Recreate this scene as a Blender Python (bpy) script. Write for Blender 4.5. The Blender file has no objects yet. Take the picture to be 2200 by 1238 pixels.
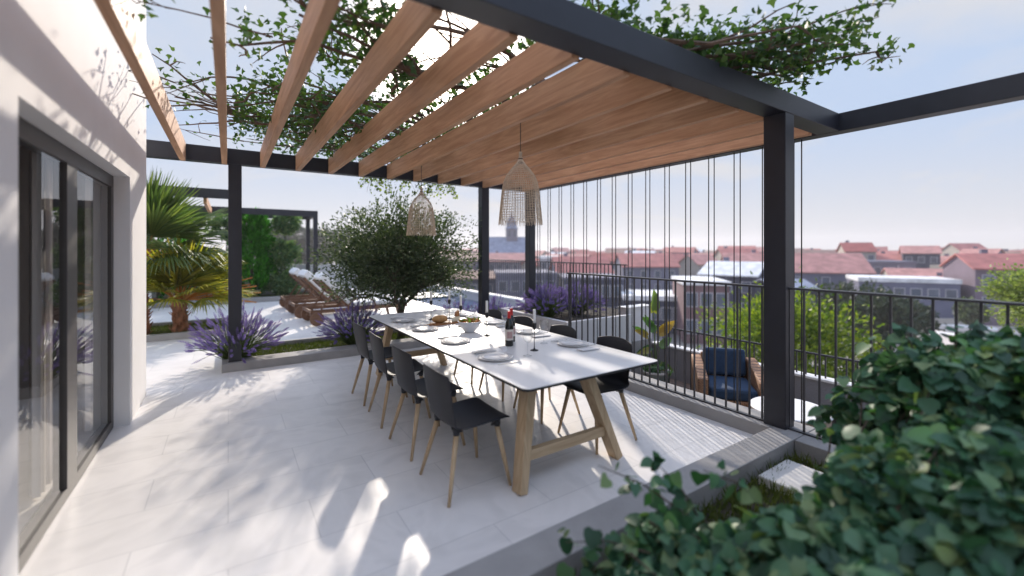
import bpy, math, random
import numpy as np
from mathutils import Vector, Matrix

random.seed(7)
rng = np.random.default_rng(7)
SC = bpy.context.scene
COL = SC.collection
R = math.radians

# ------------------------------------------------------------------ materials
def mat(name):
    m = bpy.data.materials.new(name)
    m.use_nodes = True
    return m, m.node_tree.nodes, m.node_tree.links, m.node_tree.nodes['Principled BSDF']

def ramp(n, stops):
    r = n.new('ShaderNodeValToRGB')
    e = r.color_ramp.elements
    while len(e) < len(stops):
        e.new(0.5)
    for k, (p, c) in enumerate(stops):
        e[k].position = p
        e[k].color = (*c, 1)
    return r

def simple(name, col, rough=0.5, metal=0.0, var=0.12, scale=6.0, bump=0.0, bscale=40.0, spec=0.5, stretch=(1, 1, 1), emis=None):
    m, n, l, b = mat(name)
    tc = n.new('ShaderNodeTexCoord')
    mp = n.new('ShaderNodeMapping'); mp.inputs['Scale'].default_value = stretch
    l.new(tc.outputs['Object'], mp.inputs['Vector'])
    no = n.new('ShaderNodeTexNoise'); no.inputs['Scale'].default_value = scale; no.inputs['Detail'].default_value = 6
    l.new(mp.outputs[0], no.inputs['Vector'])
    c = np.array(col)
    r = ramp(n, [(0.3, tuple(np.clip(c * (1 - var), 0, 1))), (0.7, tuple(np.clip(c * (1 + var), 0, 1)))])
    l.new(no.outputs['Fac'], r.inputs[0]); l.new(r.outputs[0], b.inputs['Base Color'])
    b.inputs['Roughness'].default_value = rough
    b.inputs['Metallic'].default_value = metal
    b.inputs['Specular IOR Level'].default_value = spec
    if bump:
        nb = n.new('ShaderNodeTexNoise'); nb.inputs['Scale'].default_value = bscale; nb.inputs['Detail'].default_value = 5
        l.new(mp.outputs[0], nb.inputs['Vector'])
        bp = n.new('ShaderNodeBump'); bp.inputs['Strength'].default_value = bump; bp.inputs['Distance'].default_value = 0.01
        l.new(nb.outputs['Fac'], bp.inputs['Height']); l.new(bp.outputs[0], b.inputs['Normal'])
    return m

def wood(name, dark, light, axis=1, scale=3.0, rough=0.55):
    """grain runs along the object's axis 0/1/2"""
    m, n, l, b = mat(name)
    tc = n.new('ShaderNodeTexCoord')
    mp = n.new('ShaderNodeMapping')
    s = [9.0, 9.0, 9.0]; s[axis] = 0.7
    mp.inputs['Scale'].default_value = s
    l.new(tc.outputs['Object'], mp.inputs['Vector'])
    oi = n.new('ShaderNodeObjectInfo')
    ad = n.new('ShaderNodeVectorMath'); ad.operation = 'ADD'
    sc = n.new('ShaderNodeVectorMath'); sc.operation = 'SCALE'; sc.inputs[0].default_value = (31, 17, 53)
    l.new(oi.outputs['Random'], sc.inputs['Scale'])
    l.new(mp.outputs[0], ad.inputs[0]); l.new(sc.outputs[0], ad.inputs[1])
    no = n.new('ShaderNodeTexNoise'); no.inputs['Scale'].default_value = scale; no.inputs['Detail'].default_value = 8
    no.inputs['Distortion'].default_value = 1.2
    l.new(ad.outputs[0], no.inputs['Vector'])
    r = ramp(n, [(0.28, dark), (0.5, tuple((np.array(dark) + np.array(light)) / 2)), (0.72, light)])
    l.new(no.outputs['Fac'], r.inputs[0]); l.new(r.outputs[0], b.inputs['Base Color'])
    b.inputs['Roughness'].default_value = rough
    bp = n.new('ShaderNodeBump'); bp.inputs['Strength'].default_value = 0.12; bp.inputs['Distance'].default_value = 0.004
    l.new(no.outputs['Fac'], bp.inputs['Height']); l.new(bp.outputs[0], b.inputs['Normal'])
    return m

def leafmat(name, cols, trans=0.3, rough=0.45, tcol=None, clump=0.0, spec=0.35):
    """leaf colour differs from leaf to leaf (each leaf is an island of its mesh)"""
    m, n, l, b = mat(name)
    g = n.new('ShaderNodeNewGeometry')
    stops = [(i / max(1, len(cols) - 1), c) for i, c in enumerate(cols)]
    r = ramp(n, stops)
    l.new(g.outputs['Random Per Island'], r.inputs[0])
    l.new(r.outputs[0], b.inputs['Base Color'])
    b.inputs['Roughness'].default_value = rough
    b.inputs['Specular IOR Level'].default_value = spec
    t = n.new('ShaderNodeBsdfTranslucent')
    if tcol:
        t.inputs[0].default_value = (*tcol, 1)
    else:
        mx = n.new('ShaderNodeMixRGB'); mx.blend_type = 'MULTIPLY'; mx.inputs[0].default_value = 1
        mx.inputs[2].default_value = (1.6, 1.9, 0.7, 1)
        l.new(r.outputs[0], mx.inputs[1]); l.new(mx.outputs[0], t.inputs[0])
    ms = n.new('ShaderNodeMixShader'); ms.inputs[0].default_value = trans
    l.new(b.outputs[0], ms.inputs[1]); l.new(t.outputs[0], ms.inputs[2])
    l.new(ms.outputs[0], n['Material Output'].inputs['Surface'])
    return m

def glassmat(name, tint=(1, 1, 1), boost=1.0, rough=0.0):
    m = bpy.data.materials.new(name); m.use_nodes = True
    n, l = m.node_tree.nodes, m.node_tree.links
    n.remove(n['Principled BSDF'])
    t = n.new('ShaderNodeBsdfTransparent'); t.inputs[0].default_value = (*tint, 1)
    g = n.new('ShaderNodeBsdfGlossy'); g.inputs['Roughness'].default_value = rough
    f = n.new('ShaderNodeLayerWeight'); f.inputs[0].default_value = 0.5
    pw = n.new('ShaderNodeMath'); pw.operation = 'POWER'; pw.inputs[1].default_value = 4.2; l.new(f.outputs['Facing'], pw.inputs[0])
    mu = n.new('ShaderNodeMath'); mu.operation = 'MULTIPLY_ADD'; mu.inputs[1].default_value = 0.9 * boost; mu.inputs[2].default_value = 0.045 * boost; mu.use_clamp = True
    l.new(pw.outputs[0], mu.inputs[0])
    x = n.new('ShaderNodeMixShader')
    l.new(mu.outputs[0], x.inputs[0]); l.new(t.outputs[0], x.inputs[1]); l.new(g.outputs[0], x.inputs[2])
    l.new(x.outputs[0], n['Material Output'].inputs['Surface'])
    return m

def tilemat(name, col, joint, bw, bh, mortar=0.004, rough=0.35, vein=0.06):
    m, n, l, b = mat(name)
    tc = n.new('ShaderNodeTexCoord')
    br = n.new('ShaderNodeTexBrick')
    br.inputs['Scale'].default_value = 1.0
    br.inputs['Brick Width'].default_value = bw; br.inputs['Row Height'].default_value = bh
    br.inputs['Mortar Size'].default_value = mortar; br.inputs['Mortar Smooth'].default_value = 0.1
    br.offset = 0.5
    c = np.array(col)
    br.inputs['Color1'].default_value = (*np.clip(c * 0.955, 0, 1), 1)
    br.inputs['Color2'].default_value = (*np.clip(c * 1.03, 0, 1), 1)
    br.inputs['Mortar'].default_value = (*joint, 1)
    l.new(tc.outputs['Object'], br.inputs['Vector'])
    no = n.new('ShaderNodeTexNoise'); no.inputs['Scale'].default_value = 1.7; no.inputs['Detail'].default_value = 9
    no.inputs['Distortion'].default_value = 2.2
    l.new(tc.outputs['Object'], no.inputs['Vector'])
    r = ramp(n, [(0.36, (1 - vein * 2,) * 3), (0.5, (1, 1, 1)), (0.62, (1 - vein,) * 3)])
    l.new(no.outputs['Fac'], r.inputs[0])
    mx = n.new('ShaderNodeMixRGB'); mx.blend_type = 'MULTIPLY'; mx.inputs[0].default_value = 1
    l.new(br.outputs['Color'], mx.inputs[1]); l.new(r.outputs[0], mx.inputs[2])
    l.new(mx.outputs[0], b.inputs['Base Color'])
    b.inputs['Roughness'].default_value = rough
    return m

def planks(name, col, gap, width, axis=0, rough=0.6):
    m, n, l, b = mat(name)
    tc = n.new('ShaderNodeTexCoord')
    sx = n.new('ShaderNodeSeparateXYZ'); l.new(tc.outputs['Object'], sx.inputs[0])
    dv = n.new('ShaderNodeMath'); dv.operation = 'DIVIDE'; dv.inputs[1].default_value = width
    l.new(sx.outputs[axis], dv.inputs[0])
    fr = n.new('ShaderNodeMath'); fr.operation = 'FRACT'; l.new(dv.outputs[0], fr.inputs[0])
    fl = n.new('ShaderNodeMath'); fl.operation = 'FLOOR'; l.new(dv.outputs[0], fl.inputs[0])
    wn = n.new('ShaderNodeTexWhiteNoise'); wn.noise_dimensions = '1D'; l.new(fl.outputs[0], wn.inputs['W'])
    c = np.array(col)
    r1 = ramp(n, [(0, tuple(c * 0.75)), (1, tuple(np.clip(c * 1.2, 0, 1)))]); l.new(wn.outputs['Value'], r1.inputs[0])
    lt = n.new('ShaderNodeMath'); lt.operation = 'LESS_THAN'; lt.inputs[1].default_value = 0.1
    l.new(fr.outputs[0], lt.inputs[0])
    mx = n.new('ShaderNodeMixRGB'); mx.inputs[2].default_value = (*gap, 1)
    l.new(lt.outputs[0], mx.inputs[0]); l.new(r1.outputs[0], mx.inputs[1]); l.new(mx.outputs[0], b.inputs['Base Color'])
    b.inputs['Roughness'].default_value = rough
    return m

def weave(name, c1, c2, sx=60.0, sz=45.0, rough=0.6):
    m, n, l, b = mat(name)
    tc = n.new('ShaderNodeTexCoord')
    br = n.new('ShaderNodeTexBrick'); br.inputs['Scale'].default_value = 1
    br.inputs['Brick Width'].default_value = 0.045; br.inputs['Row Height'].default_value = 0.018
    br.inputs['Mortar Size'].default_value = 0.0035; br.inputs['Mortar Smooth'].default_value = 0.5
    br.inputs['Color1'].default_value = (*c1, 1); br.inputs['Color2'].default_value = (*c2, 1)
    br.inputs['Mortar'].default_value = (*(np.array(c2) * 0.35), 1)
    sp = n.new('ShaderNodeSeparateXYZ'); l.new(tc.outputs['Object'], sp.inputs[0])
    ad = n.new('ShaderNodeMath'); ad.operation = 'ADD'; l.new(sp.outputs[0], ad.inputs[0]); l.new(sp.outputs[1], ad.inputs[1])
    cb = n.new('ShaderNodeCombineXYZ'); l.new(ad.outputs[0], cb.inputs[0]); l.new(sp.outputs[2], cb.inputs[1])
    l.new(cb.outputs[0], br.inputs['Vector']); l.new(br.outputs['Color'], b.inputs['Base Color'])
    bp = n.new('ShaderNodeBump'); bp.inputs['Strength'].default_value = 0.6; bp.inputs['Distance'].default_value = 0.006
    iv = n.new('ShaderNodeMath'); iv.operation = 'SUBTRACT'; iv.inputs[0].default_value = 1; l.new(br.outputs['Fac'], iv.inputs[1])
    l.new(iv.outputs[0], bp.inputs['Height']); l.new(bp.outputs[0], b.inputs['Normal'])
    b.inputs['Roughness'].default_value = rough
    return m

M = {}
M['plaster'] = simple('white plaster', (0.76, 0.745, 0.74), 0.85, var=0.035, scale=2.2, bump=0.15, bscale=90)
M['plaster2'] = simple('pale plaster', (0.62, 0.61, 0.62), 0.85, var=0.04, scale=2, bump=0.15, bscale=80)
M['floor'] = tilemat('pale marble tiles', (0.79, 0.76, 0.74), (0.60, 0.58, 0.57), 0.86, 0.43, mortar=0.003, vein=0.05)
M['concrete'] = simple('grey concrete', (0.30, 0.29, 0.285), 0.8, var=0.10, scale=5, bump=0.2, bscale=70)
M['render'] = simple('grey rough render', (0.25, 0.25, 0.265), 0.9, var=0.06, scale=4, bump=0.9, bscale=55)
M['cap'] = simple('white coping', (0.72, 0.71, 0.70), 0.6, var=0.04, scale=6)
M['metal'] = simple('anthracite powder coat', (0.015, 0.016, 0.024), 0.45, var=0.12, scale=9)
M['railmetal'] = simple('grey railing steel', (0.045, 0.043, 0.048), 0.45, var=0.1, scale=20)
M['frame'] = simple('bronze grey window frame', (0.062, 0.057, 0.055), 0.45, var=0.08, scale=10)
M['rafter'] = wood('cedar', (0.43, 0.215, 0.108), (0.65, 0.375, 0.215), axis=1, scale=2.2)
M['oak'] = wood('pale oak', (0.40, 0.27, 0.15), (0.58, 0.43, 0.27), axis=2, scale=2.5)
M['oakx'] = wood('pale oak rail', (0.40, 0.27, 0.15), (0.58, 0.43, 0.27), axis=0, scale=2.5)
M['teak'] = wood('brown teak', (0.10, 0.048, 0.026), (0.20, 0.10, 0.055), axis=0, scale=3)
M['board'] = wood('serving board wood', (0.24, 0.09, 0.03), (0.42, 0.19, 0.07), axis=0, scale=3)
M['shell'] = simple('charcoal moulded plastic', (0.014, 0.015, 0.021), 0.5, var=0.05, scale=14, bump=0.05, bscale=300)
M['tabletop'] = simple('white laminate', (0.78, 0.77, 0.765), 0.32, var=0.015, scale=3)
M['edge'] = simple('black laminate edge', (0.02, 0.02, 0.022), 0.5)
M['ceramic'] = simple('white porcelain', (0.76, 0.745, 0.74), 0.18, var=0.01)
M['bowl'] = simple('pale grey stoneware', (0.62, 0.63, 0.66), 0.35, var=0.04)
M['steel'] = simple('cutlery steel', (0.6, 0.6, 0.6), 0.22, metal=1.0, var=0.03)
M['linen'] = simple('white linen napkin', (0.76, 0.75, 0.76), 0.9, var=0.03, bump=0.3, bscale=200)
M['bottle'] = simple('dark wine bottle glass', (0.006, 0.007, 0.007), 0.08, spec=0.7)
M['foil'] = simple('red foil', (0.55, 0.02, 0.02), 0.35, var=0.1, scale=30)
M['paper'] = simple('cream label paper', (0.70, 0.64, 0.58), 0.7, var=0.05)
M['print'] = simple('faded red print', (0.50, 0.32, 0.30), 0.7, var=0.25, scale=40)
M['wax'] = simple('white candle wax', (0.80, 0.79, 0.77), 0.45, var=0.02)
M['black'] = simple('black iron', (0.012, 0.012, 0.012), 0.45)
M['glass'] = glassmat('clear glass', (0.95, 0.96, 0.965), 2.2)
M['pane'] = glassmat('window pane', (0.93, 0.92, 0.90), 0.85)
M['rattan'] = simple('natural woven seagrass', (0.66, 0.54, 0.41), 0.8, var=0.2, scale=30)
M['cord'] = simple('brown cord', (0.10, 0.07, 0.05), 0.8)
M['bark'] = simple('rough bark', (0.085, 0.065, 0.048), 0.9, var=0.4, scale=12, bump=0.9, bscale=30, stretch=(1, 1, 0.3))
M['vinebark'] = simple('brown vine bark', (0.13, 0.082, 0.055), 0.85, var=0.35, scale=15, bump=0.6, bscale=50)
M['palmbark'] = simple('red brown palm fibre', (0.24, 0.105, 0.055), 0.9, var=0.5, scale=14, bump=1.0, bscale=35, stretch=(1, 1, 0.5))
M['soil'] = simple('dark soil', (0.05, 0.04, 0.03), 0.95, var=0.3, scale=20, bump=0.6, bscale=60)
M['canvas'] = simple('white canvas cushion', (0.74, 0.74, 0.75), 0.9, var=0.03, bump=0.15, bscale=200)
M['blue'] = simple('navy blue fabric', (0.013, 0.036, 0.080), 0.85, var=0.15, scale=25, bump=0.2, bscale=250)
M['wicker'] = weave('honey wicker', (0.42, 0.22, 0.115), (0.33, 0.165, 0.085))
M['stone'] = simple('pale stepping stone', (0.64, 0.62, 0.60), 0.7, var=0.06, scale=6, bump=0.1)
M['deck'] = planks('brown deck boards', (0.235, 0.17, 0.135), (0.02, 0.016, 0.014), 0.095, axis=0)
M['rug'] = simple('teal rug', (0.03, 0.12, 0.13), 0.95, var=0.3, scale=40)
M['pot'] = simple('pale clay pot', (0.42, 0.37, 0.33), 0.8, var=0.08)
M['fluted'] = simple('pale fluted wood', (0.50, 0.42, 0.34), 0.6, var=0.08)
M['curtain'] = simple('pale grey curtain', (0.74, 0.71, 0.69), 0.9, var=0.03)
M['room'] = simple('room paint', (0.66, 0.62, 0.58), 0.9, var=0.03)
M['leaf_ivy'] = leafmat('ivy leaf', [(0.014, 0.048, 0.026), (0.030, 0.090, 0.048), (0.052, 0.135, 0.072), (0.080, 0.175, 0.092), (0.17, 0.23, 0.10)], 0.2, 0.48, spec=0.35)
M['leaf_vine'] = leafmat('climber leaf', [(0.025, 0.06, 0.018), (0.04, 0.085, 0.025), (0.06, 0.11, 0.03), (0.085, 0.13, 0.03)], 0.3, 0.5)
M['leaf_olive'] = leafmat('olive leaf', [(0.030, 0.048, 0.026), (0.048, 0.072, 0.036), (0.075, 0.10, 0.052), (0.14, 0.165, 0.095)], 0.25, 0.5)
M['leaf_palm'] = leafmat('palm leaf', [(0.09, 0.105, 0.028), (0.17, 0.175, 0.036), (0.28, 0.25, 0.045), (0.40, 0.31, 0.055)], 0.48, 0.42)
M['leaf_palm2'] = leafmat('palm leaf tall', [(0.055, 0.09, 0.035), (0.085, 0.12, 0.045), (0.14, 0.165, 0.055)], 0.35, 0.42)
M['petiole'] = leafmat('orange palm stalk', [(0.30, 0.10, 0.02), (0.42, 0.16, 0.03), (0.32, 0.20, 0.06)], 0.1, 0.5)
M['leaf_cypress'] = leafmat('conifer foliage', [(0.022, 0.10, 0.012), (0.038, 0.16, 0.016), (0.07, 0.26, 0.026)], 0.4, 0.6)
M['leaf_topiary'] = leafmat('topiary leaf', [(0.045, 0.10, 0.05), (0.08, 0.15, 0.075), (0.13, 0.20, 0.10), (0.22, 0.28, 0.12)], 0.35, 0.5)
M['leaf_lime'] = leafmat('lime green leaf', [(0.05, 0.085, 0.012), (0.09, 0.14, 0.014), (0.17, 0.22, 0.02), (0.27, 0.30, 0.03)], 0.35, 0.5)
M['leaf_pale'] = leafmat('pale green needles', [(0.12, 0.16, 0.06), (0.20, 0.24, 0.09), (0.28, 0.30, 0.13)], 0.3, 0.5)
M['leaf_dark'] = leafmat('dark green leaf', [(0.018, 0.035, 0.025), (0.03, 0.05, 0.03), (0.05, 0.065, 0.03)], 0.15, 0.6)
M['leaf_croton'] = leafmat('variegated leaf', [(0.04, 0.10, 0.03), (0.07, 0.15, 0.04), (0.16, 0.22, 0.06), (0.35, 0.20, 0.03)], 0.25, 0.4)
M['grass'] = leafmat('lawn grass', [(0.06, 0.085, 0.02), (0.09, 0.115, 0.028), (0.13, 0.145, 0.04)], 0.15, 0.8, spec=0.1)
M['lav_flower'] = leafmat('lavender flower', [(0.065, 0.052, 0.16), (0.105, 0.085, 0.23), (0.18, 0.145, 0.32), (0.33, 0.26, 0.43)], 0.25, 0.7, tcol=(0.30, 0.20, 0.55))
M['lav_stem'] = leafmat('lavender stem', [(0.07, 0.11, 0.03), (0.11, 0.16, 0.045), (0.17, 0.20, 0.08)], 0.25, 0.6)
M['salad'] = leafmat('salad', [(0.10, 0.20, 0.03), (0.20, 0.28, 0.05), (0.50, 0.07, 0.03), (0.55, 0.25, 0.05)], 0.2, 0.4)
M['cheese'] = simple('pale cheese', (0.72, 0.66, 0.52), 0.5, var=0.05)
M['bread'] = simple('crusty bread', (0.45, 0.25, 0.10), 0.8, var=0.3, scale=30, bump=0.5)
# ------------------------------------------------------------------ mesh building
def unit(v):
    v = np.asarray(v, float); return v / (np.linalg.norm(v) + 1e-12)

def basis(d, up=(0, 0, 1)):
    d = unit(d); u = np.asarray(up, float)
    if abs(d @ u) > 0.97: u = np.array([1.0, 0, 0])
    s = unit(np.cross(d, u)); return s, unit(np.cross(s, d))

class MB:
    def __init__(s): s.v = []; s.f = []; s.smooth = False; s.n = 0; s.arr = []
    def add(s, verts, faces):
        b = s.n
        s.v.extend([tuple(map(float, p)) for p in verts]); s.n += len(verts)
        s.f.extend([tuple(b + i for i in f) for f in faces]); return s
    def box(s, x0, x1, y0, y1, z0, z1):
        v = [(x0, y0, z0), (x1, y0, z0), (x1, y1, z0), (x0, y1, z0), (x0, y0, z1), (x1, y0, z1), (x1, y1, z1), (x0, y1, z1)]
        return s.add(v, [(3, 2, 1, 0), (4, 5, 6, 7), (0, 1, 5, 4), (1, 2, 6, 5), (2, 3, 7, 6), (3, 0, 4, 7)])
    def bar(s, p0, p1, w, h, up=(0, 0, 1), w2=None, h2=None):
        p0 = np.asarray(p0, float); p1 = np.asarray(p1, float)
        a, b = basis(p1 - p0, up); w2 = w if w2 is None else w2; h2 = h if h2 is None else h2
        v = []
        for p, ww, hh in ((p0, w, h), (p1, w2, h2)):
            for i, j in ((-1, -1), (1, -1), (1, 1), (-1, 1)):
                v.append(p + a * i * ww / 2 + b * j * hh / 2)
        return s.add(v, [(3, 2, 1, 0), (4, 5, 6, 7), (0, 1, 5, 4), (1, 2, 6, 5), (2, 3, 7, 6), (3, 0, 4, 7)])
    def tube(s, pts, rad, n=6, cap=True):
        pts = [np.asarray(p, float) for p in pts]
        if np.isscalar(rad): rad = [rad] * len(pts)
        v = []; f = []
        a, b = basis(pts[1] - pts[0])
        for k, p in enumerate(pts):
            d = pts[min(k + 1, len(pts) - 1)] - pts[max(k - 1, 0)]
            d = unit(d); a = unit(a - d * (a @ d)); b = np.cross(d, a)
            for i in range(n):
                t = 2 * math.pi * i / n
                v.append(p + (a * math.cos(t) + b * math.sin(t)) * rad[k])
        for k in range(len(pts) - 1):
            for i in range(n):
                j = (i + 1) % n
                f.append((k * n + i, k * n + j, (k + 1) * n + j, (k + 1) * n + i))
        if cap:
            f.append(tuple(range(n - 1, -1, -1))); f.append(tuple((len(pts) - 1) * n + i for i in range(n)))
        return s.add(v, f)
    def lathe(s, prof, n=24, c=(0, 0, 0)):
        v = []; f = []
        for r, z in prof:
            for i in range(n):
                t = 2 * math.pi * i / n
                v.append((c[0] + r * math.cos(t), c[1] + r * math.sin(t), c[2] + z))
        for k in range(len(prof) - 1):
            for i in range(n):
                j = (i + 1) % n
                f.append((k * n + i, k * n + j, (k + 1) * n + j, (k + 1) * n + i))
        return s.add(v, f)
    def disc(s, r, z, n=24, c=(0, 0), up=True):
        v = [(c[0] + r * math.cos(2 * math.pi * i / n), c[1] + r * math.sin(2 * math.pi * i / n), z) for i in range(n)]
        return s.add(v, [tuple(range(n)) if up else tuple(range(n - 1, -1, -1))])
    def prism(s, poly, z0, z1):
        n = len(poly)
        v = [(x, y, z0) for x, y in poly] + [(x, y, z1) for x, y in poly]
        return s.add(v, [tuple(range(n - 1, -1, -1)), tuple(range(n, 2 * n))] + [(i, (i + 1) % n, n + (i + 1) % n, n + i) for i in range(n)])
    def sheet(s, x0, x1, y0, y1, z):
        return s.add([(x0, y0, z), (x1, y0, z), (x1, y1, z), (x0, y1, z)], [(0, 1, 2, 3)])
    def ball(s, c, r, n=10, m=7, sc=(1, 1, 1)):
        v = []; f = []
        for k in range(m + 1):
            ph = math.pi * k / m
            for i in range(n):
                t = 2 * math.pi * i / n
                v.append((c[0] + r * sc[0] * math.sin(ph) * math.cos(t), c[1] + r * sc[1] * math.sin(ph) * math.sin(t), c[2] + r * sc[2] * math.cos(ph)))
        for k in range(m):
            for i in range(n):
                j = (i + 1) % n
                f.append((k * n + i, (k + 1) * n + i, (k + 1) * n + j, k * n + j))
        return s.add(v, f)
    def build(s, name, material, parent=None, world=False, smooth=False, bevel=0):
        me = bpy.data.meshes.new(name)
        v = s.v
        if world and parent is not None:
            L = parent_loc(parent); v = [(x - L[0], y - L[1], z - L[2]) for x, y, z in v]
        me.from_pydata(v, [], s.f)
        me.materials.append(M[material] if isinstance(material, str) else material)
        if smooth:
            me.polygons.foreach_set('use_smooth', [True] * len(me.polygons))
        o = bpy.data.objects.new(name, me); COL.objects.link(o)
        if parent is not None: o.parent = parent
        if bevel:
            b = o.modifiers.new('bevel', 'BEVEL'); b.width = bevel; b.segments = 2; b.limit_method = 'ANGLE'; b.angle_limit = R(40)
        return o

def parent_loc(p):
    x = np.zeros(3)
    while p is not None:
        x = x + np.array(p.location); p = p.parent
    return x

def thing(name, label, cat, loc=(0, 0, 0), rz=0.0, group=None):
    o = bpy.data.objects.new(name, None); COL.objects.link(o)
    o.location = loc; o.rotation_euler = (0, 0, rz); o.empty_display_size = 0.1
    return tag(o, label, cat, group)

def tag(o, label, cat, group=None):
    o['label'] = label; o['category'] = cat
    if group: o['group'] = group
    return o

def struct(o, label, cat='ground', kind='structure'):
    o['kind'] = kind; o['label'] = label; o['category'] = cat
    return o

def kids(o): return [c for c in bpy.data.objects if c.parent == o]

def copy_tree(o, parent=None):
    c = o.copy(); COL.objects.link(c); c.parent = parent
    for ch in kids(o): copy_tree(ch, c)
    return c

def dup(proto, loc, rz, label=None, group=None):
    c = copy_tree(proto); c.location = loc; c.rotation_euler = (0, 0, rz)
    if label: c['label'] = label
    if group: c['group'] = group
    return c

# many small leaves as one mesh ------------------------------------------------
LEAF = {
 # local (along, side, lift) and faces
 'lens': ([(0, 0, 0), (.5, .5, .04), (1, 0, 0), (.5, -.5, .04)], [(0, 3, 2, 1)]),
 'ivy': ([(0, 0, 0), (-.08, .30, .05), (.12, .50, .09), (.42, .46, .10), (.76, .29, .03), (1.02, 0, -.12), (.76, -.29, .03), (.42, -.46, .10), (.12, -.50, .09), (-.08, -.30, .05), (.35, 0, .0), (.70, 0, -.03)],
         [(0, 10, 2, 1), (10, 11, 3, 2), (11, 5, 4, 3), (0, 9, 8, 10), (10, 8, 7, 11), (11, 7, 6, 5)]),
 'trilobe': ([(0, 0, 0), (.05, .30, .05), (.35, .55, .10), (.50, .24, .03), (1, 0, -.08), (.50, -.24, .03), (.35, -.55, .10), (.05, -.30, .05)],
         [(0, 3, 2, 1), (0, 7, 6, 5), (0, 5, 4, 3)]),
 'blade': ([(0, .5, 0), (0, -.5, 0), (.6, -.32, .08), (.6, .32, .08), (1, 0, 0)], [(0, 1, 2, 3), (3, 2, 4)]),
}
def leaf_mesh(name, pos, along, normal, size, width, shape, material, parent=None, world=True, smooth=False):
    pos = np.asarray(pos, float); N = len(pos)
    along = np.asarray(along, float); along = along / (np.linalg.norm(along, axis=1, keepdims=True) + 1e-9)
    normal = np.asarray(normal, float)
    side = np.cross(normal, along); side /= (np.linalg.norm(side, axis=1, keepdims=True) + 1e-9)
    nn = np.cross(along, side)
    size = np.broadcast_to(np.asarray(size, float), (N,)); width = np.broadcast_to(np.asarray(width, float), (N,))
    tv, tf = LEAF[shape]; tv = np.array(tv, float); k = len(tv)
    V = pos[:, None, :] + along[:, None, :] * (tv[None, :, 0, None] * size[:, None, None]) \
        + side[:, None, :] * (tv[None, :, 1, None] * width[:, None, None]) + nn[:, None, :] * (tv[None, :, 2, None] * size[:, None, None])
    V = V.reshape(-1, 3)
    if world and parent is not None: V = V - parent_loc(parent)
    idx = []; cnt = []
    for f in tf: idx += list(f); cnt.append(len(f))
    idx = np.array(idx); L = (np.arange(N)[:, None] * k + idx[None, :]).ravel()
    cnt = np.tile(np.array(cnt), N)
    st = np.concatenate([[0], np.cumsum(cnt)[:-1]])
    me = bpy.data.meshes.new(name)
    me.vertices.add(len(V)); me.vertices.foreach_set('co', V.ravel())
    me.loops.add(len(L)); me.loops.foreach_set('vertex_index', L.astype(np.int32))
    me.polygons.add(len(cnt)); me.polygons.foreach_set('loop_start', st.astype(np.int32))
    me.update(calc_edges=True); me.validate()
    if smooth: me.polygons.foreach_set('use_smooth', [True] * len(me.polygons))
    me.materials.append(M[material])
    o = bpy.data.objects.new(name, me); COL.objects.link(o)
    if parent is not None: o.parent = parent
    return o

def randdir(n):
    v = rng.normal(size=(n, 3)); return v / np.linalg.norm(v, axis=1, keepdims=True)

# ------------------------------------------------------------------ camera
F_PX, YAW, Y0, EYE = 923.5, 0.58357, 536.3, 1.6
cd = bpy.data.cameras.new('camera'); cam = bpy.data.objects.new('camera', cd); COL.objects.link(cam)
cd.sensor_width = 36; cd.lens = F_PX / 2200 * 36
cd.shift_y = -(619 - Y0) / 2200
cam.location = (0, 0, EYE); cam.rotation_euler = (R(90), 0, -YAW)
cd.clip_start = 0.05; cd.clip_end = 3000
cd.dof.use_dof = True; cd.dof.focus_distance = 4.6; cd.dof.aperture_fstop = cd.lens / 1000 / 0.029
SC.camera = cam
FW = np.array([math.sin(YAW), math.cos(YAW), 0]); RT = np.array([math.cos(YAW), -math.sin(YAW), 0])
def at(x, y, depth):
    """world point seen at photo pixel (x, y), at this depth"""
    return FW * depth + RT * ((x - 1100) / F_PX * depth) + np.array([0, 0, EYE - (y - Y0) / F_PX * depth])

# ------------------------------------------------------------------ light
SUN_EL, SUN_AZ = R(26.3), R(25.1)         # azimuth from +Y towards +X
sd = Vector((math.sin(SUN_AZ) * math.cos(SUN_EL), math.cos(SUN_AZ) * math.cos(SUN_EL), math.sin(SUN_EL)))
sl = bpy.data.lights.new('sun', 'SUN'); sl.energy = 2.0; sl.angle = R(1.2); sl.color = (1.0, 0.90, 0.78)
so = bpy.data.objects.new('sun', sl); COL.objects.link(so); so.location = (0, 0, 30)
so.rotation_euler = sd.to_track_quat('Z', 'Y').to_euler()

w = bpy.data.worlds.new('World'); SC.world = w; w.use_nodes = True
n, l = w.node_tree.nodes, w.node_tree.links
bg = n['Background']; bg.inputs[1].default_value = 0.115
tc = n.new('ShaderNodeTexCoord')
sky = n.new('ShaderNodeTexSky'); sky.sky_type = 'NISHITA'; sky.sun_disc = False
sky.sun_elevation = SUN_EL; sky.sun_rotation = SUN_AZ; sky.air_density = 1.0; sky.dust_density = 1.2; sky.ozone_density = 1.2
sp = n.new('ShaderNodeSeparateXYZ'); l.new(tc.outputs['Generated'], sp.inputs[0])
mxz = n.new('ShaderNodeMath'); mxz.operation = 'MAXIMUM'; mxz.inputs[1].default_value = 0.0; l.new(sp.outputs[2], mxz.inputs[0])
adz = n.new('ShaderNodeMath'); adz.operation = 'ADD'; adz.inputs[1].default_value = 0.22; l.new(mxz.outputs[0], adz.inputs[0])
dx = n.new('ShaderNodeMath'); dx.operation = 'DIVIDE'; l.new(sp.outputs[0], dx.inputs[0]); l.new(adz.outputs[0], dx.inputs[1])
dy = n.new('ShaderNodeMath'); dy.operation = 'DIVIDE'; l.new(sp.outputs[1], dy.inputs[0]); l.new(adz.outputs[0], dy.inputs[1])
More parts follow.
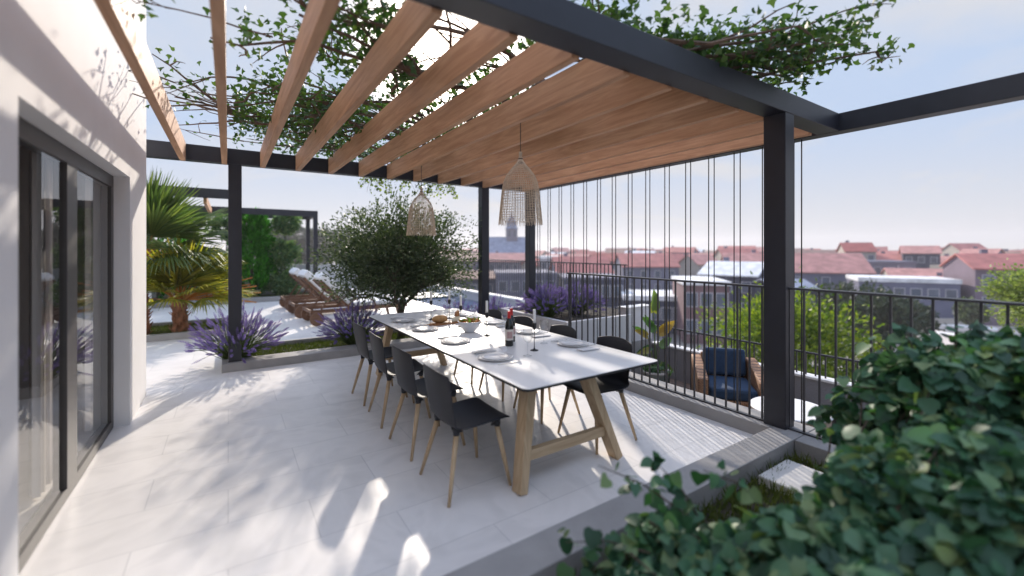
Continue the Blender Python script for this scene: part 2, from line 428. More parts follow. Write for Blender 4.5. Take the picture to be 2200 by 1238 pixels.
cb = n.new('ShaderNodeCombineXYZ'); l.new(dx.outputs[0], cb.inputs[0]); l.new(dy.outputs[0], cb.inputs[1])
cn = n.new('ShaderNodeTexNoise'); cn.inputs['Scale'].default_value = 1.1; cn.inputs['Detail'].default_value = 9; cn.inputs['Roughness'].default_value = 0.55
cn.inputs['Distortion'].default_value = 0.5
l.new(cb.outputs[0], cn.inputs['Vector'])
cr = ramp(n, [(0.44, (0, 0, 0)), (0.66, (1, 1, 1))]); l.new(cn.outputs['Fac'], cr.inputs[0])
hr = n.new('ShaderNodeMapRange'); hr.interpolation_type = 'SMOOTHSTEP'; hr.inputs['From Min'].default_value = .26; hr.inputs['From Max'].default_value = .0
hr.inputs['To Max'].default_value = .9; l.new(sp.outputs[2], hr.inputs['Value'])
cx_ = n.new('ShaderNodeMath'); cx_.operation = 'MAXIMUM'; l.new(cr.outputs[0], cx_.inputs[0]); l.new(hr.outputs[0], cx_.inputs[1])
cm = n.new('ShaderNodeMath'); cm.operation = 'MULTIPLY'; cm.inputs[1].default_value = 0.92; l.new(cx_.outputs[0], cm.inputs[0])
# cloud: sky light scattered to neutral white, as bright as the sky behind it and a little more
# thin high cloud evens out the glare round the sun
sk = n.new('ShaderNodeMixRGB'); sk.blend_type = 'DARKEN'; sk.inputs[0].default_value = 1; sk.inputs[2].default_value = (1.75, 2.15, 2.85, 1)
l.new(sky.outputs[0], sk.inputs[1])
# the sky close round the sun keeps its own glare
dt = n.new('ShaderNodeVectorMath'); dt.operation = 'DOT_PRODUCT'; dt.inputs[1].default_value = tuple(sd); l.new(tc.outputs['Generated'], dt.inputs[0])
gl = n.new('ShaderNodeMapRange'); gl.interpolation_type = 'SMOOTHSTEP'; gl.inputs['From Min'].default_value = .972; gl.inputs['From Max'].default_value = .999; l.new(dt.outputs['Value'], gl.inputs['Value'])
sg = n.new('ShaderNodeMixRGB'); l.new(gl.outputs[0], sg.inputs[0]); l.new(sk.outputs[0], sg.inputs[1]); l.new(sky.outputs[0], sg.inputs[2])
mx = n.new('ShaderNodeMixRGB'); l.new(cm.outputs[0], mx.inputs[0]); l.new(sg.outputs[0], mx.inputs[1]); mx.inputs[2].default_value = (2.5, 2.45, 2.46, 1)
# sky overhead brightened out of frame, added fill for the shade
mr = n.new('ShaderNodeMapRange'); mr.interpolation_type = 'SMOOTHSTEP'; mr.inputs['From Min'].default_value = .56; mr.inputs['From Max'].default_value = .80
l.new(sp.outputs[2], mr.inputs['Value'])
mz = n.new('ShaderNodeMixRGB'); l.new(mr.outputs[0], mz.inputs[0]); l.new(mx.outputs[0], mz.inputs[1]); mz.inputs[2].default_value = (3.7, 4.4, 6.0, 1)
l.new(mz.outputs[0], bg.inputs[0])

vs = SC.view_settings
vs.view_transform = 'Standard'; vs.look = 'None'; vs.gamma = 1; vs.exposure = 1.4; vs.use_curve_mapping = False
cy = SC.cycles
cy.use_denoising = True
cy.max_bounces = 8; cy.diffuse_bounces = 4; cy.glossy_bounces = 4; cy.transmission_bounces = 6; cy.transparent_max_bounces = 16
cy.volume_bounces = 1
cy.caustics_reflective = False; cy.caustics_refractive = False
cy.sample_clamp_indirect = 6
HAZE = 0.0006
# ================================================================== SETTING
ZK = 0.11                                     # kerb height
mb = MB()
for r in ((-0.9, 3.785, 1.70, 6.70), (-7, -0.07, 6.70, 9.64), (-7, -0.9, 6.3, 6.70), (-0.07, 6.6, 7.96, 9.64), (0.0, 4.9, 9.64, 11.34), (-7, 4.9, 11.34, 15.1), (4.9, 6.6, 13.6, 15.1)):
    mb.sheet(*r[:4], 0.0)
struct(mb.build('terrace_floor', 'floor'), 'pale marble tiled terrace floor of the roof garden', 'floor')
mb = MB(); mb.sheet(4.1, 6.6, -3, 5.2, -0.7)
struct(mb.build('lower_deck', 'deck'), 'brown board deck of the lower balcony behind the railing', 'deck')
# pool
m, nn_, ll_, b_ = mat('pool water')
b_.inputs['Base Color'].default_value = (0.035, 0.075, 0.17, 1); b_.inputs['Roughness'].default_value = 0.05
no = nn_.new('ShaderNodeTexNoise'); no.inputs['Scale'].default_value = 5; no.inputs['Detail'].default_value = 3
bp = nn_.new('ShaderNodeBump'); bp.inputs['Strength'].default_value = 0.25; bp.inputs['Distance'].default_value = 0.03
ll_.new(no.outputs['Fac'], bp.inputs['Height']); ll_.new(bp.outputs[0], b_.inputs['Normal'])
M['water'] = m
mb = MB(); mb.sheet(4.9, 6.6, 9.64, 13.6, -0.04)
struct(mb.build('pool_water', 'water'), 'blue pool water along the terrace parapet', 'water')

# body of the building that carries the terrace
t = thing('apartment_block', 'building under the roof terrace with plain rendered walls', 'building', (0, 6, -8.5))
MB().box(-9, 6.62, -4, 17.4, -8.5, -0.80).build('wall', 'plaster2', t, world=True)
MB().box(-9, 3.95, -4, 15.1, -0.79, -0.06).build('roof_slab', 'concrete', t, world=True)
MB().box(3.96, 6.58, 5.25, 7.9, -0.79, -0.06).build('roof_slab', 'concrete', t, world=True)
MB().box(3.96, 6.58, 7.91, 17.0, -0.79, -0.08).build('roof_slab', 'concrete', t, world=True)

# --- planters and kerbs
def planter(name, label, x0, x1, y0, y1, rim, top=ZK, soil=0.03, bottom=-0.05, mat_='concrete', open_sides=()):
    t = thing(name, label, 'planter', ((x0 + x1) / 2, (y0 + y1) / 2, 0))
    MB().box(x0, x1, y0, y0 + rim[0], bottom, top).build('kerb', mat_, t, world=True, bevel=0.006)
    MB().box(x0, x1, y1 - rim[1], y1, bottom, top).build('kerb', mat_, t, world=True, bevel=0.006)
    if rim[2]: MB().box(x0, x0 + rim[2], y0 + rim[0], y1 - rim[1], bottom, top - 0.003).build('kerb', mat_, t, world=True)
    if rim[3]: MB().box(x1 - rim[3], x1, y0 + rim[0], y1 - rim[1], bottom, top - 0.003).build('kerb', mat_, t, world=True)
    MB().box(x0 + rim[2], x1 - rim[3], y0 + rim[0], y1 - rim[1], bottom, soil).build('soil', 'soil', t, world=True)
    return t

planter('lavender_planter', 'long low grey concrete planter at the table end holding lavender and turf', -0.07, 4.9, 6.70, 7.95, (0.30, 0.07, 0.05, 0.05))
planter('palm_planter', 'low grey concrete planter by the house corner with two small palms', -5.0, 0.0, 9.65, 11.33, (0.12, 0.08, 0.05, 0.05))
planter('hedge_planter', 'low grey concrete planter along the back wall with conifer and topiary', -3.5, 2.6, 15.12, 17.0, (0.18, 0.08, 0.05, 0.05), top=0.14)
t = thing('kerb_wall', 'low grey concrete kerb under the balcony railing', 'kerb', (3.9, 3, 0))
MB().box(3.785, 4.10, 1.82, 6.695, -0.75, ZK).build('kerb', 'concrete', t, world=True, bevel=0.006)
t = thing('kerb_wall', 'broad grey concrete kerb between the terrace floor and the ivy bed', 'kerb', (2, 1.7, 0))
MB().box(-0.9, 4.10, 1.595, 1.815, -0.75, ZK + 0.001).build('kerb', 'concrete', t, world=True, bevel=0.006)
t = thing('kerb_wall', 'grey concrete edge of the ivy bed below the railing bars', 'kerb', (3.9, 0, 0))
MB().box(3.70, 4.10, -3, 1.59, -0.75, ZK).build('kerb', 'concrete', t, world=True, bevel=0.006)
mb = MB(); mb.box(-0.9, 3.695, -3, 1.59, -0.30, -0.03)
struct(mb.build('soil_bed', 'soil'), 'dark soil of the ivy bed next to the terrace', 'soil')

# stepping stones
for k, (x0, x1, y0, y1, lab) in enumerate(((3.08, 3.50, 1.20, 1.555, 'pale square stepping stone beside the broad kerb among grass tufts'),
                                     (2.62, 3.05, 0.70, 1.12, 'pale stepping stone half hidden under the ivy bush'))):
    tag(MB().box(x0, x1, y0, y1, -0.04, 0.03).build('stepping_stone', 'stone', bevel=0.008), lab, 'stone')
for k, (x, y) in enumerate(((-0.9, 15.75), (0.35, 15.7), (1.3, 15.75), (1.9, 15.75))):
    tag(MB().box(x, x + 0.62, y, y + 0.4, 0.02, 0.06).build('stepping_stone', 'stone'), ['pale stepping stone on the lawn strip by the white pier', 'pale stepping stone in front of the tall conifer', 'pale stepping stone below the small topiary ball', 'pale stepping stone at the end of the back planter'][k], 'stone')

# --- grass (uncountable)
def grass(name, label, rects, h=0.05, dens=2600, z=0.03):
    P = []
    for x0, x1, y0, y1 in rects:
        k = int(dens * (x1 - x0) * (y1 - y0))
        P.append(np.c_[rng.uniform(x0, x1, k), rng.uniform(y0, y1, k), np.full(k, z)])
    P = np.concatenate(P); N = len(P)
    al = np.c_[rng.normal(0, .45, N), rng.normal(0, .45, N), np.ones(N)]
    nm = randdir(N); nm[:, 2] *= .2
    o = leaf_mesh(name, P, al, nm, rng.uniform(.6, 1.3, N) * h, rng.uniform(.006, .011, N), 'blade', 'grass')
    return struct(o, label, 'grass', 'stuff')
grass('grass', 'short green turf in the lavender planter', [(0.0, 4.85, 7.0, 7.88)], 0.055, 2600)
grass('grass', 'short green turf around the palm trunks', [(-2.2, -0.05, 9.77, 11.25)], 0.055, 2200)
grass('grass', 'dark lawn strip below the back hedge', [(-2.5, 2.5, 15.3, 16.9)], 0.06, 900)
grass('grass', 'grass tufts around the square stepping stone', [(1.4, 3.69, 1.50, 1.59), (3.51, 3.69, 1.0, 1.5), (1.2, 3.07, 1.15, 1.5), (2.4, 3.69, .2, 1.0)], 0.10, 2200, -0.03)

# ================================================================== HOUSE
WX = -0.75; DX = -0.86
DY0, DY1, DZ = 2.70, 5.204, 2.26
h = thing('white_house', 'white plastered house wall with recessed sliding glass door along the terrace', 'house', (WX, 3, 0))
mb = MB()
mb.box(-1.05, WX, -3, DY0, -0.05, 5.6)
mb.box(-1.05, WX, DY1, 6.147, -0.05, 5.6)
mb.box(-1.05, WX, DY0, DY1, DZ, 5.6)
mb.box(-6.0, -1.05, 5.95, 6.147, -0.05, 5.6)
mb.box(-6.2, -6.0, -3, 6.147, -0.05, 5.6)
mb.build('wall', 'plaster', h, world=True)
mb = MB(); mb.box(-6.0, -1.05, -3, 5.95, 2.7, 2.8); mb.box(-6, -1.05, -3.2, -3, -.05, 2.8); mb.build('ceiling', 'room', h, world=True)
mb = MB(); mb.box(-6.0, -0.98, -3, 5.95, -0.05, 0.004); mb.build('room_floor', 'floor', h, world=True)
mb = MB(); mb.box(-5.99, -1.06, 5.90, 5.945, 0.005, 2.695); mb.box(-5.99, -5.94, -2.9, 5.89, .005, 2.69); mb.build('room_lining', 'room', h, world=True)
d = MB()
fx0, fx1 = -0.93, DX
MX = 3.95                                     # where the two leaves meet
d.box(fx0, fx1, DY0 + .001, DY1 - .001, DZ - 0.105, DZ - .001)          # head
d.box(fx0, fx1, DY0 + .001, DY1 - .001, 0.001, 0.075)                   # sill
d.box(fx0, fx1, DY1 - 0.09, DY1 - .001, 0.075, DZ - 0.105)
d.box(fx0, fx1, DY0 + .001, DY0 + 0.07, 0.075, DZ - 0.105)
door = d.build('sliding_door', 'frame', h, world=True, bevel=0.004)
f = MB(); f.box(fx0 + .01, fx1 + .006, MX - .11, MX + .11, 0.075, DZ - 0.105); f.build('mullion', 'frame', door, world=True, bevel=0.004)
f = MB(); f.add([(-0.873, DY0 + .07, .075), (-0.873, MX - .09, .075), (-0.873, MX - .09, DZ - .105), (-0.873, DY0 + .07, DZ - .105)], [(0, 1, 2, 3)]); f.build('glass_pane', 'pane', door, world=True)
f = MB(); f.add([(-0.873, MX + .09, .075), (-0.873, DY1 - .09, .075), (-0.873, DY1 - .09, DZ - .105), (-0.873, MX + .09, DZ - .105)], [(0, 1, 2, 3)]); f.build('glass_pane', 'pane', door, world=True)
# gathered curtains inside
def curtain(y0, y1, x, label):
    v = []; f = []; N = 60
    for i in range(N + 1):
        y = y0 + (y1 - y0) * i / N; xx = x + 0.035 * math.sin(i * 1.15) + .01 * math.sin(i * .37)
        v += [(xx, y, 0.03), (xx, y, 2.55)]
    for i in range(N): f.append((2 * i, 2 * i + 2, 2 * i + 3, 2 * i + 1))
    tag(MB().add(v, f).build('curtain', 'curtain', smooth=True), label, 'curtain')
curtain(5.12, 5.86, -1.03, 'pale grey curtain gathered behind the far end of the glass door')
curtain(3.92, 4.58, -1.03, 'pale grey curtain hanging behind the middle of the glass door')
# second white volume further back on the left
t = thing('white_pier', 'white plastered pier standing left of the palm trunk', 'wall', (-1.9, 14.6, 0))
MB().box(-4.5, -1.72, 13.9, 15.0, -0.05, 1.15).build('wall', 'plaster', t, world=True)

# back wall with railing
t = thing('back_wall', 'plain grey rendered wall closing the far end of the terrace', 'wall', (2.5, 17.1, 0))
MB().box(-7, 6.6, 17.05, 17.25, -0.75, 1.06).build('wall', 'plaster2', t, world=True)
t = thing('railing', 'thin dark railing on top of the grey back wall', 'railing', (2.5, 17.15, 1.02))
mb = MB(); mb.box(-1, 6.6, 17.13, 17.16, 1.36, 1.385); mb.build('handrail', 'railmetal', t, world=True)
for k in range(76):
    x = -1 + k * .1; MB().box(x, x + .012, 17.138, 17.15, 1.02, 1.36).build('baluster', 'railmetal', t, world=True)

# outer parapet, right side beyond the dining terrace
t = thing('parapet_wall', 'grey parapet wall with white coping beside the pool', 'wall', (6.7, 11, 0))
MB().box(6.60, 6.78, 7.2, 17.04, -0.75, 0.20).build('wall', 'plaster2', t, world=True)
MB().box(6.56, 6.82, 7.2, 17.04, 0.201, 0.25).build('coping', 'cap', t, world=True)
t = thing('railing', 'tall thin dark railing standing on the white coping by the pool', 'railing', (6.7, 11, .25))
mb = MB(); mb.box(6.69, 6.72, 5.95, 17.04, 1.275, 1.30); mb.build('handrail', 'railmetal', t, world=True)
for k in range(98):
    y = 6.0 + k * .112; MB().box(6.695, 6.712, y, y + .016, 0.25 if y > 7.2 else .50, 1.275).build('baluster', 'railmetal', t, world=True)

# raised planter box with lavender
t = thing('planter_box', 'raised grey planter box full of lavender behind the balcony chairs', 'planter', (5.3, 6.0, -0.7))
mb = MB(); mb.box(4.45, 5.95, 5.17, 5.24, -.7, .45); mb.box(4.45, 4.52, 5.24, 7.2, -.7, .449); mb.box(4.52, 6.6, 7.13, 7.2, -.7, .448)
mb.build('box', 'plaster2', t, world=True)
MB().box(4.52, 6.6, 5.5, 7.13, -.7, .39).build('soil', 'soil', t, world=True)
MB().box(4.52, 5.95, 5.24, 5.5, -.7, .389).build('soil', 'soil', t, world=True)
t = thing('end_wall', 'grey wall end with pale top beside the raised lavender box', 'wall', (6.3, 5.35, -0.7))
MB().box(5.955, 6.62, 5.28, 5.495, -.72, .54).build('wall', 'plaster2', t, world=True)
MB().box(5.945, 6.63, 5.27, 5.50, .541, .56).build('coping', 'cap', t, world=True)

# lower balcony parapet
t = thing('parapet_wall', 'rough grey balcony parapet behind the wicker armchair', 'wall', (6.7, 2, -.7))
MB().box(6.60, 6.74, -3, 5.27, -0.75, -0.155).build('wall', 'render', t, world=True)
MB().box(6.58, 6.76, -3, 5.265, -0.154, -0.125).build('coping', 'cap', t, world=True)
t = thing('railing', 'low dark railing on the balcony parapet behind the armchair', 'railing', (6.68, 2, -.12))
MB().box(6.66, 6.69, -3, 5.27, 0.165, 0.19).build('handrail', 'railmetal', t, world=True)
for k in range(70):
    y = -2.9 + k * .117; MB().box(6.667, 6.683, y, y + .016, -.125, .165).build('baluster', 'railmetal', t, world=True)

# upper railing
t = thing('railing', 'dark steel railing with long handrail standing on the kerb next to the dining table', 'railing', (3.9, 1.5, ZK))
MB().box(3.868, 3.932, -2.0, 4.49, 1.268, 1.285).build('handrail', 'railmetal', t, world=True)
MB().box(3.868, 3.905, -2.0, 4.49, ZK + .001, ZK + .013).build('bottom_rail', 'railmetal', t, world=True)
for k in range(-20, 37):
    y = .512 + .1093 * k; MB().box(3.893, 3.907, y - .007, y + .007, ZK + .013, 1.268).build('baluster', 'railmetal', t, world=True)
MB().box(3.885, 3.915, 4.475, 4.489, ZK + .013, 1.267).build('end_post', 'railmetal', t, world=True)

# ================================================================== PERGOLA
BZ0, BZ1 = 2.735, 2.905
p = thing('pergola', 'large dark metal pergola with cedar rafters roofing the dining terrace', 'pergola', (2, 4.3, 0))
MB().box(WX + .002, 4.878, 1.71, 1.89, BZ0, BZ1).build('beam', 'metal', p, world=True, bevel=.004)
MB().box(WX - 1.2, 4.878, 6.78, 6.93, BZ0, BZ1 + .03).build('beam', 'metal', p, world=True, bevel=.004)
MB().box(4.88, 5.03, -2.5, 6.93, BZ0 - .002, BZ1).build('beam', 'metal', p, world=True, bevel=.004)
for x0, x1, y0, y1, zb in ((0.0, .152, 6.782, 6.928, ZK), (3.83, 3.98, 6.782, 6.928, ZK), (4.882, 5.028, 6.782, 6.928, ZK - .1), (3.83, 3.98, 1.712, 1.888, ZK)):
    MB().box(x0, x1, y0, y1, zb, BZ0).build('post', 'metal', p, world=True, bevel=.004)
for k in range(13):
    x = -.475 + .434 * k
    MB().box(x - .03, x + .03, 1.892, 6.778, 2.715, 2.945).build('rafter', 'rafter', p, world=True, bevel=.004)
for k in range(15):
    for y in (2.06 + .3195 * k, 2.132 + .3195 * k):
        MB().tube([(4.95, y, -.7 if y < 5.1 else .4), (4.95, y, BZ0)], .0065, 6).build('hanging_rod', 'black', p, world=True)

# second pergola at the back
p = thing('pergola', 'smaller dark metal pergola in front of the conifer hedge', 'pergola', (0, 13.5, 0))
MB().box(-3.5, 0.15, 11.35, 11.47, 2.72, 2.92).build('beam', 'metal', p, world=True)
MB().box(0.03, 0.15, 11.472, 15.118, 2.72, 2.84).build('beam', 'metal', p, world=True)
MB().box(-3.5, 2.43, 15.12, 15.24, 2.66, 2.85).build('beam', 'metal', p, world=True)
MB().box(2.30, 2.43, 15.242, 16.698, 2.66, 2.845).build('beam', 'metal', p, world=True)
MB().box(-3.5, 2.43, 16.70, 16.82, 2.66, 2.85).build('beam', 'metal', p, world=True)
MB().box(2.30, 2.429, 15.121, 15.239, .14, 2.66).build('post', 'metal', p, world=True)
MB().box(2.30, 2.429, 16.701, 16.819, .14, 2.66).build('post', 'metal', p, world=True)
MB().box(0.03, .149, 11.351, 11.469, 0.001, 2.72).build('post', 'metal', p, world=True)
for x in (-1.5, -.42):
    MB().box(x - .03, x + .03, 11.472, 15.118, 2.60, 2.78).build('rafter', 'rafter', p, world=True)
# ================================================================== FURNITURE
TZ = 0.74
def rounded(x0, x1, y0, y1, r, n=5):
    P = []
    for cx, cy, a0 in ((x1 - r, y1 - r, 0), (x0 + r, y1 - r, 90), (x0 + r, y0 + r, 180), (x1 - r, y0 + r, 270)):
        for k in range(n + 1):
            a = R(a0 + 90 * k / n); P.append((cx + r * math.cos(a), cy + r * math.sin(a)))
    return P
TX0, TX1, TY0, TY1 = 1.515, 2.80, 2.146, 5.70
t = thing('dining_table', 'long white dining table with black edge and splayed oak legs', 'table', (2.15, 3.92, 0))
top = MB().prism(rounded(TX0 + .004, TX1 - .004, TY0 + .004, TY1 - .004, .05), TZ - .0045, TZ).build('tabletop', 'tabletop', t, world=True)
MB().prism(rounded(TX0, TX1, TY0, TY1, .052), TZ - .018, TZ - .005).build('edge_band', 'edge', t, world=True)
for yb, yt in ((2.33, 2.42), (5.50, 5.41)):
    for xb, xt in ((1.60, 1.735), (2.50, 2.235)):
        MB().bar((xb, yb, 0.0), (xt, yt, TZ - .019), .062, .10, up=(0, 1, 0), w2=.078, h2=.11).build('leg', 'oak', t, world=True, bevel=.006)
    ym = yb + (yt - yb) * .3
    MB().box(1.69, 2.385, ym - .025, ym + .025, .185, .255).build('crossbar', 'oakx', t, world=True, bevel=.004)
    MB().box(1.70, 2.45, yt - .04, yt + .04, TZ - .06, TZ - .0185).build('top_rail', 'oakx', t, world=True)

def make_chair():
    c = thing('dining_chair', 'chair', 'chair')
    prof = [(.245, .432, .225), (.225, .445, .232), (.15, .446, .236), (.05, .438, .236), (-.06, .430, .234), (-.135, .432, .228), (-.185, .452, .218), (-.213, .50, .205), (-.228, .57, .205),
            (-.242, .65, .215), (-.255, .73, .218), (-.264, .795, .210), (-.267, .822, .190)]
    v = []; f = []; NS = 10
    for k, (x, z, hw) in enumerate(prof):
        for i in range(NS + 1):
            s = -1 + 2 * i / NS
            e = abs(s) ** 2.6
            seat = max(0, min(1, (.50 - z) / .06))
            xx = x + (1 - seat) * .045 * e - (.012 * e if k < 2 else 0)
            zz = z + seat * .016 * e - (.022 * s * s if k == len(prof) - 1 else 0)
            v.append((xx, hw * s, zz))
    W = NS + 1
    for k in range(len(prof) - 1):
        for i in range(NS):
            f.append((k * W + i, k * W + i + 1, (k + 1) * W + i + 1, (k + 1) * W + i))
    s = MB().add(v, f).build('shell', 'shell', c, smooth=True)
    so_ = s.modifiers.new('thick', 'SOLIDIFY'); so_.thickness = .012; so_.offset = 1
    ss = s.modifiers.new('sub', 'SUBSURF'); ss.levels = 1; ss.render_levels = 2
    for sx, sy in ((1, 1), (1, -1), (-1, 1), (-1, -1)):
        xt, yt = (.165, .165 * sy) if sx > 0 else (-.135, .15 * sy)
        xb, yb = .228 * sx, .235 * sy
        zt = .395
        p = np.array((xt, yt, zt)); q = np.array((xb, yb, 0.0))
        MB().tube([q, q + (p - q) * .5, p], [.0105, .0155, .019], 12).build('leg', 'oak', c, smooth=True)
        MB().tube([p, p + (0, 0, .02), (xt * .94, yt * .97, .428)], [.021, .024, .045], 12).build('leg_socket', 'shell', c, smooth=True)
    return c
chair = make_chair()
names = ['nearest', 'second', 'third', 'farthest']
LC = [2.675, 3.372, 4.075, 4.735]
labL = ['charcoal chair drawn out at the near end of the table, seat in view',
        'charcoal chair on the glass door side, second from the near table end',
        'charcoal chair on the glass door side, third from the near table end',
        'charcoal chair on the glass door side at the lavender end of the table']
labR = ['charcoal chair on the railing side next to the potted plant, nearest the table end',
        'charcoal chair on the railing side, second from the near table end',
        'charcoal chair on the railing side behind the two wine bottles',
        'charcoal chair on the railing side beside the inner far post']
GC = 'charcoal dining chairs around the white table'
for k, y in enumerate(LC):
    if k == 0:
        chair.location = (1.37, y, 0.002); chair['label'] = labL[0]; chair['group'] = GC
    else:
        dup(chair, (1.37 + .004 * k, y, 0.002), R((0, 2, -2, 1)[k]), labL[k], GC)
for k, y in enumerate((2.67, 3.37, 4.07, 4.74)):
    dup(chair, (2.63, y, 0.002), R(180 + (0, -1, 2, 0)[k]), labR[k], GC)

# --- table setting
def plate_proto():
    p = thing('dinner_plate', 'plate', 'plate')
    MB().lathe([(0, .004), (.085, .004), (.105, .010), (.140, .017), (.142, .014), (.105, .004), (.09, .0), (0, .0)], 40).build('plate_body', 'ceramic', p, smooth=True)
    MB().lathe([(0, .0085), (.075, .0085), (.088, .014), (.112, .020), (.114, .0175), (.09, .0095), (.08, .0075), (0, .0075)], 36).build('side_plate', 'ceramic', p, smooth=True)
    return p
pl = plate_proto()
PL = [(1.765, 2.907), (1.765, 3.624), (1.761, 4.348), (1.75, 5.004), (2.60, 2.94), (2.60, 3.615), (2.60, 4.287), (2.60, 5.012)]
labp = ['pair of stacked white plates in front of the nearest chair on the glass door side', 'stacked white plates, second from the near end along the glass door side', 'stacked white plates, third from the near end along the glass door side', 'stacked white plates at the lavender corner of the table',
        'stacked white plates by the railing at the near table end', 'stacked white plates beside the wine bottles on the railing side', 'stacked white plates behind the bowl on the railing side', 'stacked white plates by the inner far post at the table end']
GP = 'white plates laid on the table'
for k, (x, y) in enumerate(PL):
    if k == 0: pl.location = (x, y, TZ); pl['label'] = labp[0]; pl['group'] = GP
    else: dup(pl, (x, y, TZ), 0, labp[k], GP)
side = ['beside the nearest plate on the door side', 'beside the second plate on the door side', 'beside the third plate on the door side', 'beside the plate at the lavender corner',
        'beside the near plate on the railing side', 'beside the plate next to the wine bottles', 'beside the railing side plate behind the bowl', 'beside the far plate by the inner post']
def fork():
    mb = MB(); mb.bar((-.09, 0, .003), (.02, 0, .004), .007, .002); mb.bar((.02, 0, .004), (.05, 0, .006), .022, .002)
    for i in (-1, 0, 1): mb.bar((.05, i * .008, .006), (.095, i * .008, .009), .004, .002)
    return mb
def knife():
    mb = MB(); mb.bar((-.10, 0, .004), (-.01, 0, .004), .012, .005); mb.bar((-.01, 0, .003), (.11, .002, .003), .018, .0015, w2=.006); return mb
fo = fork().build('fork', 'steel'); kn = knife().build('knife', 'steel')
nk = MB(); v = [(-.10, -.035, .003), (.10, -.045, .003), (.105, .035, .006), (-.095, .045, .004), (-.10, -.035, .012), (.10, -.045, .010), (.105, .035, .016), (-.095, .045, .012)]
nk.add(v, [(3, 2, 1, 0), (4, 5, 6, 7), (0, 1, 5, 4), (1, 2, 6, 5), (2, 3, 7, 6), (3, 0, 4, 7)])
nap = nk.build('napkin', 'linen', bevel=.004)
for k, (x, y) in enumerate(PL):
    left = k < 4
    s = 1 if left else -1
    for src, off, nm, cat in ((fo, -.185, 'steel fork', 'fork'), (kn, .185, 'steel knife', 'knife'), (nap, .215, 'folded white napkin', 'napkin')):
        o = src if k == 0 else src.copy()
        if k: COL.objects.link(o)
        dy_ = off if cat != 'napkin' else .225
        zz = TZ + (0.0005 if cat == 'napkin' else (.017 if cat == 'knife' else .0005))
        o.location = (x + (.0 if cat != 'napkin' else .02 * s), y + dy_ * (-1 if left else 1) * -1 * (1 if cat != 'fork' else 1), zz)
        o.rotation_euler = (0, 0, (0 if left else math.pi) + rng.normal(0, .04))
        tag(o, nm + ' ' + side[k], cat, {'fork': 'steel forks on the table', 'knife': 'steel knives on the table', 'napkin': 'white napkins on the table'}[cat])

def wineglass():
    g = thing('wine_glass', 'glass', 'glass')
    MB().lathe([(.036, .0), (.034, .003), (.006, .008), (.0038, .02), (.0036, .095), (.008, .105), (.028, .122), (.041, .15), (.041, .175), (.034, .215)], 24).build('glass_body', 'glass', g, smooth=True)
    return g
wg = wineglass()
GL = [(2.02, 2.83, 'clear wine glass on the near side of the two wine bottles'), (1.92, 3.381, 'clear wine glass in front of the pale bowl'), (1.953, 4.823, 'clear wine glass behind the wooden serving board'), (2.417, 3.13, 'clear wine glass near the candle on the railing side'),
      (2.43, 3.80, 'clear wine glass behind the bowl on the railing side'), (1.95, 4.12, 'clear wine glass between bowl and third door side plate'), (2.42, 4.48, 'clear wine glass behind the serving board on the railing side'), (2.47, 5.158, 'clear wine glass at the far table end by the inner post')]
for k, (x, y, lab) in enumerate(GL):
    if k == 0: wg.location = (x, y, TZ); wg['label'] = lab; wg['group'] = 'wine glasses on the table'
    else: dup(wg, (x, y, TZ), 0, lab, 'wine glasses on the table')

def bottle():
    b = thing('wine_bottle', 'b', 'bottle')
    MB().lathe([(0, .0), (.034, .0), (.0375, .004), (.0375, .185), (.034, .205), (.020, .232), (.0145, .25), (.0145, .30), (0, .30)], 28).build('bottle_body', 'bottle', b, smooth=True)
    MB().lathe([(.0152, .236), (.0156, .25), (.0156, .295), (.0162, .296), (.0162, .308), (.015, .3095), (0, .3095)], 24).build('foil_cap', 'foil', b, smooth=True)
    v = []; f = []; N = 14
    for i in range(N + 1):
        a = R(-75 + 150 * i / N); v += [(.0381 * math.cos(a), .0381 * math.sin(a), .055), (.0381 * math.cos(a), .0381 * math.sin(a), .150)]
    for i in range(N): f.append((2 * i, 2 * i + 2, 2 * i + 3, 2 * i + 1))
    lb = MB().add(v, f).build('label', 'paper', b, smooth=True)
    v = []; f = []
    for i in range(N + 1):
        a = R(-40 + 80 * i / N); v += [(.0384 * math.cos(a), .0384 * math.sin(a), .072), (.0384 * math.cos(a), .0384 * math.sin(a), .132)]
    for i in range(N): f.append((2 * i, 2 * i + 2, 2 * i + 3, 2 * i + 1))
    MB().add(v, f).build('label_print', 'print', lb, smooth=True)
    return b
bt = bottle(); bt.location = (2.096, 3.22, TZ); bt.rotation_euler = (0, 0, R(-112)); bt['label'] = 'red capped dark wine bottle standing in front, its pale label in full view'; bt['group'] = 'two wine bottles'
dup(bt, (2.21, 3.36, TZ), R(-80), 'red capped dark wine bottle standing partly hidden behind the other bottle', 'two wine bottles')

def candle_holder():
    c = thing('candle_holder', 'c', 'candle holder')
    MB().lathe([(0, 0), (.036, 0), (.034, .004), (.012, .010), (.0045, .022), (.003, .04), (.003, .175), (.008, .182), (.0165, .19), (.019, .235), (.0165, .235), (.012, .197), (0, .197)], 18).build('stand', 'black', c, smooth=True)
    return c
def candle():
    c = thing('candle', 'c', 'candle')
    MB().lathe([(0, 0), (.0125, 0), (.0125, .145), (.010, .152), (0, .150)], 16).build('wax', 'wax', c, smooth=True)
    MB().tube([(0, 0, .15), (.001, 0, .165)], .0012, 5).build('wick', 'black', c)
    return c
ch = candle_holder(); cl = candle()
CN = [(2.178, 2.953, 'nearest the table end, beside the wine glasses'), (2.148, 3.707, 'between bowl and wine bottles'), (2.165, 4.314, 'between the bowl and the serving board'), (2.07, 4.93, 'behind the serving board'), (2.30, 4.90, 'behind the serving board on the railing side')]
